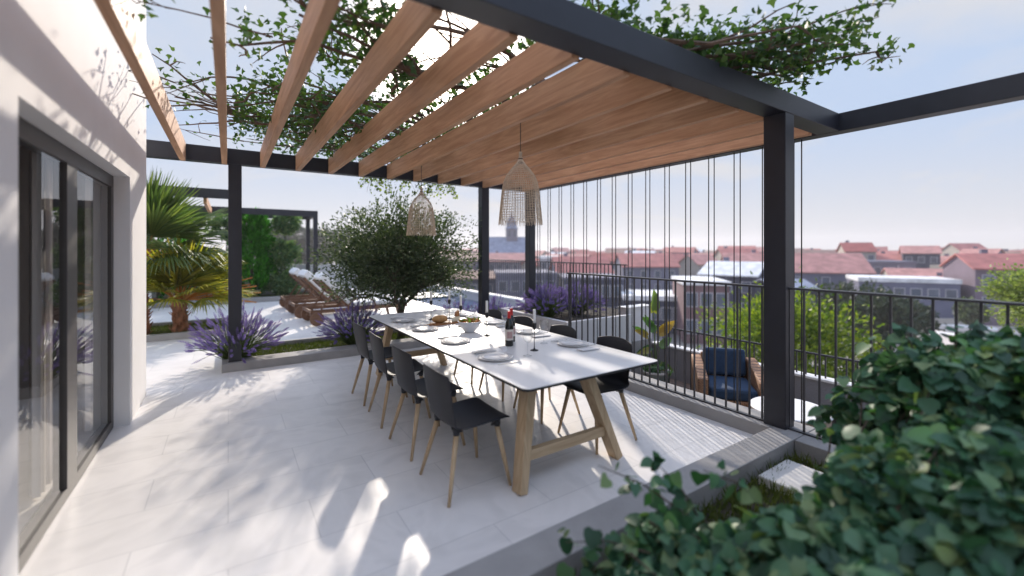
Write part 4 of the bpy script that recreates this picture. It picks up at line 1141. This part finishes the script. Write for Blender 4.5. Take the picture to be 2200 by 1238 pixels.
for y in (3.3, 5.3):
    S.append(((.25, y, 3.03), (-1, rng.normal(0, .15), -.02), .85, .007, 13))
for x, y in ((1.6, 3.6), (1.3, 4.0), (2.3, 3.2), (2.9, 2.9)):
    S.append(((x, y, 3.05), (rng.normal(0, .4), -1, 0), 1.3, .02, 8))
for x, y in ((3.6, 6.9), (2.9, 6.95), (2.2, 6.95)):
    S.append(((x, y, 2.98), (-1, .05, -.02), 1.1, .008, 24))
climber('climbing_vine', 'leafy climber with brown stems spread over the cedar rafters', S)
S = []
for k in range(11):
    S.append(((1.75 + .13 * k, 2.1 + rng.normal(0, .15), 3.02), (1, -.02 - .095 * k * rng.uniform(.6, 1.2), .02), rng.uniform(1.1, 1.75) - .05 * k, .020, 10))
for k in range(6):
    S.append(((2.1 + .25 * k, 1.95, 3.02), (1, -.15 - .1 * k, .02), rng.uniform(.7, 1.1), .012, 11))
for k in range(15):  # extra stems mostly hidden above the rafters, added to shade their sides
    S.append(((rng.uniform(2.7, 3.6), rng.uniform(2.3, 5.0), 3.02), (rng.normal(0, 1), rng.normal(0, 1), 0), rng.uniform(1.2, 1.8), .022, 8))
climber('climbing_vine', 'leafy climber arching out over the top of the front metal beam', S)

# sprays hanging below the far beam
t = thing('vine_spray', 'loose green vine spray drooping below the far beam above the olive tree', 'climber', (2.6, 6.97, 2.75))
mb = MB(); P = []; A_ = []
for k in range(46):
    x = 1.85 + 1.6 * rng.random(); p0 = np.array((x, 6.99, 2.80)); e = p0 + np.array((rng.normal(0, .1), rng.uniform(0, .08), -rng.uniform(.08, .30)))
    mb.tube([p0, (p0 + e) / 2 + rng.normal(0, .02, 3), e], [.003, .0025, .0015], 3, cap=False)
    for j in range(9): P.append(p0 + (e - p0) * rng.uniform(.2, 1.05) + rng.normal(0, .025, 3)); A_.append(rng.normal(0, 1, 3) + (0, 0, -.6))
mb.build('stems', 'vinebark', t, world=True); K = len(P)
leaf_mesh('leaves', P, A_, randdir(K), rng.uniform(.03, .05, K), .045, 'trilobe', 'leaf_lime', t)

# --- foreground ivy bush
t = thing('ivy_bush', 'large dark green ivy bush filling the bed in front of the kerb', 'bush', (2.0, .6, -.03))
lobes = [(2040, 900, 2.30, .42, .40), (2190, 930, 2.05, .48, .44), (1960, 1010, 2.22, .34, .34), (1500, 1250, 1.80, .26, .21), (1690, 1275, 1.75, .30, .23), (1920, 1190, 1.72, .40, .33), (1350, 1285, 1.82, .18, .15), (2150, 1200, 1.55, .42, .35), (1430, 1150, 1.95, .13, .10), (2330, 1030, 1.85, .48, .42), (1850, 1370, 1.50, .46, .27)]
P = []; A_ = []; N_ = []
mb = MB(); root = np.array((1.9, .75, -.03))
sub_ = []
for px, py, dp, r, rz_ in lobes:
    c = at(px, py, dp); sub_.append((c, r * .80, rz_ * .80, 1.0))
    for k in range(int(6 + r * 22)):
        d = randdir(1)[0]; d[2] = abs(d[2]) if rng.random() < .7 else d[2]
        q = rng.uniform(.18, .42) * r
        sub_.append((c + d * np.array((r, r, rz_)) * rng.uniform(.72, 1.0), q, q * .8, .75))
for c, r, rz_, dens in sub_:
    d0 = c - np.array((0, 0, EYE)); nl = int(800 * r * r / .12 * dens) + 6
    d = randdir(nl); q = rng.uniform(.35, 1.05, nl) ** .5
    p = c + d * q[:, None] * np.array((r, r, rz_)) * (1 + .15 * np.sin(d[:, 0:1] * 9) * np.cos(d[:, 2:3] * 7))
    P.append(p); A_.append(np.c_[d[:, 0], d[:, 1], d[:, 2] * .3 - .4] + rng.normal(0, .5, (nl, 3))); N_.append(d * .45 + (-.25, -.35, .75) + rng.normal(0, .5, (nl, 3)))
    for k in range(3 if r > .2 else 1):
        e = c + randdir(1)[0] * np.array((r, r, rz_)) * .9
        mb.tube([root + rng.normal(0, .08, 3) * (1, 1, 0), (root + e) / 2 + rng.normal(0, .06, 3), c + rng.normal(0, .04, 3), e], [.007, .006, .004, .002], 5, cap=False)
# stray shoots
for px, py, dp, ex, ey in ((1480, 1110, 1.95, 1285, 1000), (1400, 1190, 1.85, 1215, 1165), (1500, 1110, 1.95, 1420, 1005), (1650, 1090, 1.9, 1510, 1010), (1930, 860, 2.3, 1815, 830), (1940, 800, 2.3, 1870, 725), (2050, 770, 2.25, 2060, 715), (2180, 770, 2.1, 2180, 735), (1930, 960, 2.25, 1810, 945), (1980, 790, 2.25, 1930, 705), (1960, 1010, 2.2, 1830, 1010), (1450, 1200, 1.85, 1250, 1230)):
    a = at(px, py, dp); b = at(ex, ey, dp * 1.02); m_ = (a + b) / 2 + (0, 0, .03)
    mb.tube([a, m_, b], [.005, .004, .002], 4, cap=False)
    for j in range(15):
        u = rng.uniform(.1, 1.05); q = a + (b - a) * u + (0, 0, .03 * math.sin(u * 3.1)) + rng.normal(0, .028, 3)
        P.append(q[None]); A_.append((unit(b - a) * .4 + rng.normal(0, .6, 3) + (0, 0, -.5))[None]); N_.append((rng.normal(0, .45, 3) + (-.25, -.4, .8))[None])
P = np.concatenate(P); A_ = np.concatenate(A_); N_ = np.concatenate(N_)
keep = (P[:, 2] > 0.0) & (np.linalg.norm(P - np.array((0, 0, EYE)), axis=1) > .72)
P, A_, N_ = P[keep], A_[keep], N_[keep]; K = len(P)
mb.build('stems', 'bark', t, world=True, smooth=True)
sz = .036 + .050 * rng.random(K) ** 1.3
leaf_mesh('leaves', P, A_, N_, sz, sz * rng.uniform(.85, 1.1, K), 'ivy', 'leaf_ivy', t, smooth=True)
# ================================================================== CITY
GZ = -8.5
m, n_, l_, b_ = mat('city ground')
tc = n_.new('ShaderNodeTexCoord'); no = n_.new('ShaderNodeTexNoise'); no.inputs['Scale'].default_value = .06; no.inputs['Detail'].default_value = 8
l_.new(tc.outputs['Object'], no.inputs['Vector'])
r_ = ramp(n_, [(.35, (.20, .18, .165)), (.5, (.30, .26, .24)), (.65, (.40, .35, .32))]); l_.new(no.outputs['Fac'], r_.inputs[0]); l_.new(r_.outputs[0], b_.inputs['Base Color'])
b_.inputs['Roughness'].default_value = .9
M['cityground'] = m
mb = MB(); mb.sheet(-700, 900, -500, 1100, GZ)
struct(mb.build('ground', 'cityground'), 'pale sandy ground of the town below the terrace', 'ground')
M['asphalt'] = simple('asphalt', (.16, .15, .15), .9, var=.15, scale=.8)
M['sand'] = simple('pale paved square', (.56, .49, .44), .9, var=.08, scale=.3)
M['paint'] = simple('white road paint', (.78, .77, .75), .8, var=.05)
def ground_quad(name, label, cat, pix, m_, z, kind='structure'):
    v = []
    for x, y in pix:
        dp = (EYE - z) * F_PX / (y - Y0); q = at(x, y, dp); v.append((q[0], q[1], z))
    o = MB().add(v, [tuple(range(len(v)))]).build(name, m_)
    return struct(o, label, cat)
ground_quad('square', 'pale sunlit paved square below the terrace', 'pavement', [(1950, 1000), (2600, 1000), (2600, 668), (1950, 664), (1880, 700)], 'sand', GZ + .01)
ground_quad('road', 'asphalt road running between the houses', 'road', [(1400, 735), (1560, 735), (1960, 672), (1940, 668), (1560, 705), (1400, 708)], 'asphalt', GZ + .014)
for k, (xa, ya, xb, yb) in enumerate(((1980, 690, 2140, 704), (2010, 712, 2190, 730), (2100, 740, 2300, 760))):
    ground_quad('road_marking', 'white painted stripe across the paved square', 'marking', [(xa, ya), (xb, yb), (xb + 6, yb + 6), (xa, ya + 5)], 'paint', GZ + .022)

def wallmat(name, col, v=.06): M[name] = simple(name, col, .9, var=v, scale=.35, bump=.1, bscale=3)
wallmat('w_grey', (.13, .135, .20), .12); wallmat('w_cream', (.40, .36, .32), .1); wallmat('w_white', (.38, .38, .43), .1); wallmat('w_pink', (.17, .13, .17), .12); wallmat('w_dark', (.055, .06, .10), .12); wallmat('w_brick', (.17, .10, .11), .2); wallmat('w_stone', (.15, .15, .205), .12)
def roofmat(name, col):
    m, n, l, b = mat(name)
    tc = n.new('ShaderNodeTexCoord'); mp = n.new('ShaderNodeMapping'); l.new(tc.outputs['Object'], mp.inputs[0])
    wv = n.new('ShaderNodeTexWave'); wv.inputs['Scale'].default_value = 2.4; wv.inputs['Distortion'].default_value = .6; l.new(mp.outputs[0], wv.inputs['Vector'])
    no = n.new('ShaderNodeTexNoise'); no.inputs['Scale'].default_value = .8; no.inputs['Detail'].default_value = 8; l.new(tc.outputs['Object'], no.inputs['Vector'])
    c = np.array(col); r = ramp(n, [(.3, tuple(c * .72)), (.7, tuple(np.clip(c * 1.2, 0, 1)))]); l.new(no.outputs['Fac'], r.inputs[0])
    l.new(r.outputs[0], b.inputs['Base Color']); b.inputs['Roughness'].default_value = .85
    bp = n.new('ShaderNodeBump'); bp.inputs['Strength'].default_value = .5; bp.inputs['Distance'].default_value = .05; l.new(wv.outputs['Fac'], bp.inputs['Height']); l.new(bp.outputs[0], b.inputs['Normal'])
    M[name] = m
roofmat('r_red', (.46, .16, .14)); roofmat('r_pink', (.52, .24, .21)); roofmat('r_dark', (.34, .08, .07)); roofmat('r_white', (.72, .72, .74)); roofmat('r_slate', (.22, .25, .34)); roofmat('r_brown', (.33, .20, .16))
M['win'] = simple('dark window glass', (.09, .11, .15), .12, var=.3, scale=.5)
M['winframe'] = simple('pale window frame', (.34, .33, .36), .6)

def house(label, x0, x1, ye, yr, d, wall, roof, rot=0.0, deep=9.0, wins=(0, 0), flat=False, group=None, chim=1, cat='house', name='house', gable=False):
    W_ = (x1 - x0) * d / F_PX
    c = at((x0 + x1) / 2, Y0, d); rad_ = unit(np.array((c[0], c[1], 0)))
    eave = EYE - (ye - Y0) / F_PX * d; ridge = EYE - (yr - Y0) / F_PX * d
    t = thing(name, label, cat, (c[0] + rad_[0] * deep / 2, c[1] + rad_[1] * deep / 2, GZ), -YAW + rot - .85 * math.atan(((x0 + x1) / 2 - 1100) / F_PX), group)
    hw, hd = W_ / 2, deep / 2; he, hr = eave - GZ, ridge - GZ
    wl = MB()
    if flat:
        wl.box(-hw, hw, -hd, hd, 0, he - .05)
        wo = wl.build('wall', wall, t)
        MB().box(-hw - .15, hw + .15, -hd - .15, hd + .15, he - .049, max(he + .1, hr)).build('roof', roof, t)
    else:
        v = [(-hw, -hd, 0), (hw, -hd, 0), (hw, hd, 0), (-hw, hd, 0), (-hw, -hd, he), (hw, -hd, he), (hw, hd, he), (-hw, hd, he), (-hw, 0, hr - .12), (hw, 0, hr - .12)]
        wl.add(v, [(3, 2, 1, 0), (0, 1, 5, 4), (2, 3, 7, 6), (1, 2, 6, 9, 5), (3, 0, 4, 8, 7)])
        wo = wl.build('wall', wall, t)
        ov = .35; sl_ = (hr - he) / hd
        rf = MB()
        for s in (-1, 1):
            a = (-hw - ov, s * (hd + ov), he - sl_ * ov); b = (hw + ov, s * (hd + ov), he - sl_ * ov); cc = (hw + ov, 0, hr); dd = (-hw - ov, 0, hr)
            up = [(x, y, z + .16) for x, y, z in (a, b, cc, dd)]
            rf.add([a, b, cc, dd] + up, [(0, 1, 2, 3), (7, 6, 5, 4), (0, 4, 5, 1), (1, 5, 6, 2), (3, 7, 4, 0)])
        ro = rf.build('roof', roof, t)
        for k in range(chim):
            xx = -hw * .5 + k * hw * .9
            MB().box(xx - .35, xx + .35, -.3 + hd * .3, .3 + hd * .3, hr - 1.2, hr + .75).build('chimney', 'w_stone', ro)
    nx, nz = wins
    for j in range(nz):
        for i in range(nx):
            xx = -hw + (i + .5) * 2 * hw / nx; zz = he - 1.6 - j * 2.9
            if zz < .8: continue
            wn = MB().box(xx - .65, xx + .65, -hd - .06, -hd - .001, zz - .8, zz + .8).build('window', 'winframe', t)
            MB().box(xx - .52, xx + .52, -hd - .075, -hd - .0605, zz - .68, zz + .68).build('pane', 'win', wn)
    return t

H = [
 ('three storey brick red roofed house with large panes at the right edge of the view', 2088, 2300, 578, 548, 56, 'w_pink', 'r_red', .30, 9, (5, 3), False),
 ('long grey house with broad tiled roof right of the corner post', 1560, 1826, 584, 546, 78, 'w_grey', 'r_pink', .10, 13, (5, 2), False),
 ('dark walled house with bright white roof left of the corner post', 1526, 1640, 592, 566, 60, 'w_dark', 'r_white', -.35, 9, (3, 2), False),
 ('low brick house with pale flat roof behind the thin rods', 1455, 1545, 612, 604, 46, 'w_brick', 'r_white', .12, 9, (3, 2), True),
 ('dark low building with long pale flat roof in front of the big tiled roofs', 1335, 1458, 645, 636, 52, 'w_dark', 'r_white', .08, 8, (5, 1), True),
 ('long low house with white flat roof in the middle of the right hand view', 1848, 2012, 606, 598, 62, 'w_grey', 'r_white', .14, 8, (6, 1), True),
 ('plain grey block standing behind the long white flat roof', 1828, 1930, 566, 561, 98, 'w_stone', 'w_stone', .2, 12, (4, 2), True),
 ('small house with salmon roof just behind the long white flat roof', 1918, 2030, 597, 580, 86, 'w_cream', 'r_pink', .1, 9, (4, 1), False),
 ('tiny pink roofed shed beside the dark red roof', 2012, 2046, 612, 597, 76, 'w_cream', 'r_pink', -.2, 6, (2, 1), False),
 ('small house with dark red roof left of the three storey house', 2026, 2080, 630, 614, 62, 'w_stone', 'r_dark', -.1, 7, (2, 1), False),
 ('sunlit cream house partly hidden by the three storey house', 2040, 2100, 585, 572, 92, 'w_cream', 'w_cream', .6, 9, (2, 2), True),
 ('broad house with big salmon roof seen between the thin rods', 1326, 1442, 573, 546, 92, 'w_grey', 'r_red', .16, 13, (4, 2), False),
 ('house with red roof seen right of the far corner post', 1186, 1304, 586, 554, 74, 'w_grey', 'r_red', .14, 11, (4, 2), False),
 ('house with pink roof in front of the church between the far posts', 1046, 1130, 562, 545, 118, 'w_stone', 'r_pink', .05, 10, (5, 2), False),
 ('pale flat roofed house just right of the far corner post', 1158, 1200, 556, 551, 98, 'w_white', 'r_white', 0, 9, (2, 2), True),
 ('grey apartment house in front of the red roofs behind the rods', 1200, 1330, 600, 596, 58, 'w_dark', 'w_stone', .1, 10, (5, 3), True),
 ('purple grey row house behind the raised lavender box', 1060, 1190, 592, 586, 64, 'w_grey', 'w_stone', .1, 10, (5, 3), True),
 ('brown roofed house half hidden by the olive tree', 950, 1040, 560, 545, 104, 'w_pink', 'r_brown', 0, 10, (4, 2), False),
 ('low dark house beyond the pool railing', 930, 1060, 600, 588, 66, 'w_dark', 'r_brown', .1, 10, (4, 2), False),
 ('grey house with slate roof beside the yellow green tree', 1640, 1720, 622, 606, 52, 'w_dark', 'r_slate', .3, 8, (2, 2), False),
 ('white garage below the three storey house', 2060, 2130, 668, 662, 60, 'w_white', 'r_white', .1, 6, (2, 1), True),
]
for (lab, x0, x1, ye, yr, d, wl, rf, rot, deep, wins, flat) in H:
    house(lab, x0, x1, ye, yr, d, wl, rf, rot, deep, wins, flat)

# church
t = thing('church', 'large church with slate roof and square domed tower on the skyline', 'church', tuple(at(1092, Y0, 150)[:2]) + (GZ,), -YAW + .08)
k_ = 150 / F_PX
ze = EYE - (546 - Y0) * k_ - GZ; zr = EYE - (509 - Y0) * k_ - GZ; hw = 42 * k_
MB().add([(-hw, -7, 0), (hw, -7, 0), (hw, 7, 0), (-hw, 7, 0), (-hw, -7, ze), (hw, -7, ze), (hw, 7, ze), (-hw, 7, ze), (-hw, 0, zr - .2), (hw, 0, zr - .2)], [(3, 2, 1, 0), (0, 1, 5, 4), (2, 3, 7, 6), (1, 2, 6, 9, 5), (3, 0, 4, 8, 7)]).build('wall', 'w_stone', t)
MB().add([(-hw - .4, -7.4, ze - .4), (hw + .4, -7.4, ze - .4), (hw + .4, 0, zr), (-hw - .4, 0, zr), (-hw - .4, 7.4, ze - .4), (hw + .4, 7.4, ze - .4)], [(0, 1, 2, 3), (3, 2, 5, 4)]).build('roof', 'r_slate', t)
tw = MB(); tx = 7 * k_; th = EYE - (492 - Y0) * k_ - GZ
tw.box(tx - 1.9, tx + 1.9, -1.9, 1.9, 0, th)
tw.build('tower', 'w_stone', t)
MB().lathe([(2.35, 0), (2.3, .3), (1.95, .5), (1.8, 1.3), (1.7, 2.3), (1.25, 3.4), (.5, 4.2), (.3, 4.8), (.25, 5.4), (0, 6.4)], 16, (tx, 0, th)).build('dome', 'r_slate', t)
for xx in (-.95, .95): MB().box(tx + xx - .4, tx + xx + .4, -1.98, -1.901, th - 2.6, th - .6).build('belfry_window', 'win', t)
for i in range(6):
    xx = -hw + (i + .5) * 2 * hw / 6; MB().box(xx - .45, xx + .45, -7.06, -7.001, ze - 3.4, ze - 1.0).build('window', 'win', t)

# rows of houses towards the horizon
R2 = random.Random(11)
cols = ['w_grey', 'w_cream', 'w_white', 'w_pink', 'w_stone', 'w_dark']; rfs = ['r_red', 'r_red', 'r_pink', 'r_pink', 'r_brown', 'r_dark', 'r_white']
rname = {'r_red': 'red', 'r_pink': 'salmon', 'r_brown': 'brown', 'r_dark': 'dark red', 'r_white': 'white'}
for row, (d, n0, lab) in enumerate(((112, 24, 'first'), (150, 26, 'second'), (205, 30, 'third'), (290, 34, 'farthest'))):
    x = 800.0; gap = 1620 / n0
    for i in range(n0):
        wd = gap * R2.uniform(.7, 1.15); dd = d * R2.uniform(.93, 1.09)
        hgt = R2.uniform(6.0, 8.0) if R2.random() < .8 else R2.uniform(8, 9.6)
        ye = Y0 + (EYE - (GZ + hgt)) * F_PX / dd; yr = Y0 + (EYE - (GZ + hgt + R2.uniform(1.6, 2.6))) * F_PX / dd
        rf = R2.choice(rfs)
        xx = x + R2.uniform(-6, 6); x += gap
        if d < 120 and (1040 < xx + wd / 2 < 1140): continue
        house('small house with %s roof in the %s row of houses towards the horizon' % (rname[rf], lab), xx, xx + wd, ye, yr, dd, R2.choice(cols), rf, R2.uniform(-.5, .5), R2.uniform(8, 11), (3, 1) if d < 130 else (0, 0), False, 'houses crowded towards the horizon', chim=1 if R2.random() < .5 else 0)

# trees below the terrace
def city_tree(label, px, py, d, rpx, mtl, n=120, per=26, ls=.22, group=None, rz=None, shape='ivy'):
    c = at(px, py, d); r = rpx * d / F_PX
    return blob_tree('tree', label, 'tree', c[0], c[1], GZ, c[2], (r, r, (rz or rpx) * d / F_PX), n, per, (r * .13,) * 3, ls, ls * .7, mtl, r * .07, shape, .45, .2, group)
city_tree('bright yellow green tree below the balcony behind the corner post', 1690, 752, 17, 148, 'leaf_lime', 330, 30, .15, rz=118)
city_tree('pale green tree reaching up at the right edge of the view', 2246, 640, 10.5, 82, 'leaf_pale', 230, 36, .09, rz=74, shape='lens')
city_tree('dark green tree in the shade beside the paved square', 1890, 688, 40, 62, 'leaf_dark', 120, 26, .35)
city_tree('small dark green tree beside the larger dark one', 1952, 690, 44, 40, 'leaf_dark', 90, 26, .33)
city_tree('dark tree under the long white flat roof', 1815, 660, 50, 48, 'leaf_dark', 90, 26, .38)
city_tree('olive coloured tree by the low wall of the square', 2085, 672, 52, 26, 'leaf_olive', 60, 24, .35)
for k, (px, py, d, r) in enumerate(((690, 528, 120, 42), (740, 534, 125, 36), (640, 536, 118, 38), (590, 530, 122, 44), (535, 534, 120, 40), (790, 540, 130, 30))):
    city_tree(['round hazy tree seen past the back pergola post', 'hazy tree left of the olive crown', 'hazy tree behind the round shrubs', 'hazy tree behind the conifer', 'hazy tree behind the dark post', 'low hazy tree hidden behind the olive crown'][k], px, py, d, r, 'leaf_dark', 90, 24, .9)

# parked cars
def car(label, px, py, d, rot, paint, cname):
    g = at(px, py, d)
    t = thing('parked_car', label, 'car', (g[0], g[1], GZ), rot)
    M[cname] = simple(cname, paint, .25, var=.02, spec=.6)
    prof = [(-2.1, .32), (2.1, .32), (2.15, .62), (1.95, .82), (1.05, .92), (-1.9, .98), (-2.15, .8)]
    v = [(x, -.86, z) for x, z in prof] + [(x, .86, z) for x, z in prof]; k = len(prof)
    MB().add(v, [tuple(range(k)), tuple(range(2 * k - 1, k - 1, -1))] + [(i, k + i, k + (i + 1) % k, (i + 1) % k) for i in range(k)]).build('body', cname, t, bevel=.08)
    MB().add([(-1.75, -.78, .97), (1.0, -.78, .92), (1.0, .78, .92), (-1.75, .78, .97), (-1.35, -.62, 1.44), (.30, -.62, 1.44), (.30, .62, 1.44), (-1.35, .62, 1.44)], [(4, 5, 6, 7), (0, 1, 5, 4), (1, 2, 6, 5), (2, 3, 7, 6), (3, 0, 4, 7)]).build('cabin', 'win', t, bevel=.05)
    MB().box(-1.3, .25, -.6, .6, 1.441, 1.47).build('roof', cname, t)
    for x in (-1.3, 1.3):
        for y in (-.82, .82): MB().tube([(x, y - .1, .32), (x, y + .1, .32)], .32, 16).build('wheel', 'black', t)
car('small red car parked at the edge of the square', 1964, 668, 69, -.4, (.55, .03, .04), 'red car paint')
car('white car parked next to the red one', 1996, 667, 70, -.3, (.7, .72, .75), 'white car paint')
# low wall along the square
t = thing('low_wall', 'low pale wall along the far side of the paved square', 'wall', tuple(at(2080, 690, 58)[:2]) + (GZ,), -YAW)
MB().box(-5, 9, -.15, .15, 0, .8).build('wall', 'w_cream', t)

# air
hz = bpy.data.materials.new('air'); hz.use_nodes = True
n, l = hz.node_tree.nodes, hz.node_tree.links; n.remove(n['Principled BSDF'])
pv = n.new('ShaderNodeVolumePrincipled'); pv.inputs['Color'].default_value = (.86, .84, .87, 1); pv.inputs['Density'].default_value = HAZE
pv.inputs['Anisotropy'].default_value = .35
l.new(pv.outputs[0], n['Material Output'].inputs['Volume'])
if HAZE > 0:
    M['air'] = hz
    o = MB().box(-720, 920, -520, 1120, GZ - 1, 26).build('haze', 'air')
    struct(o, 'thin pale haze in the air over the town', 'haze', 'stuff')
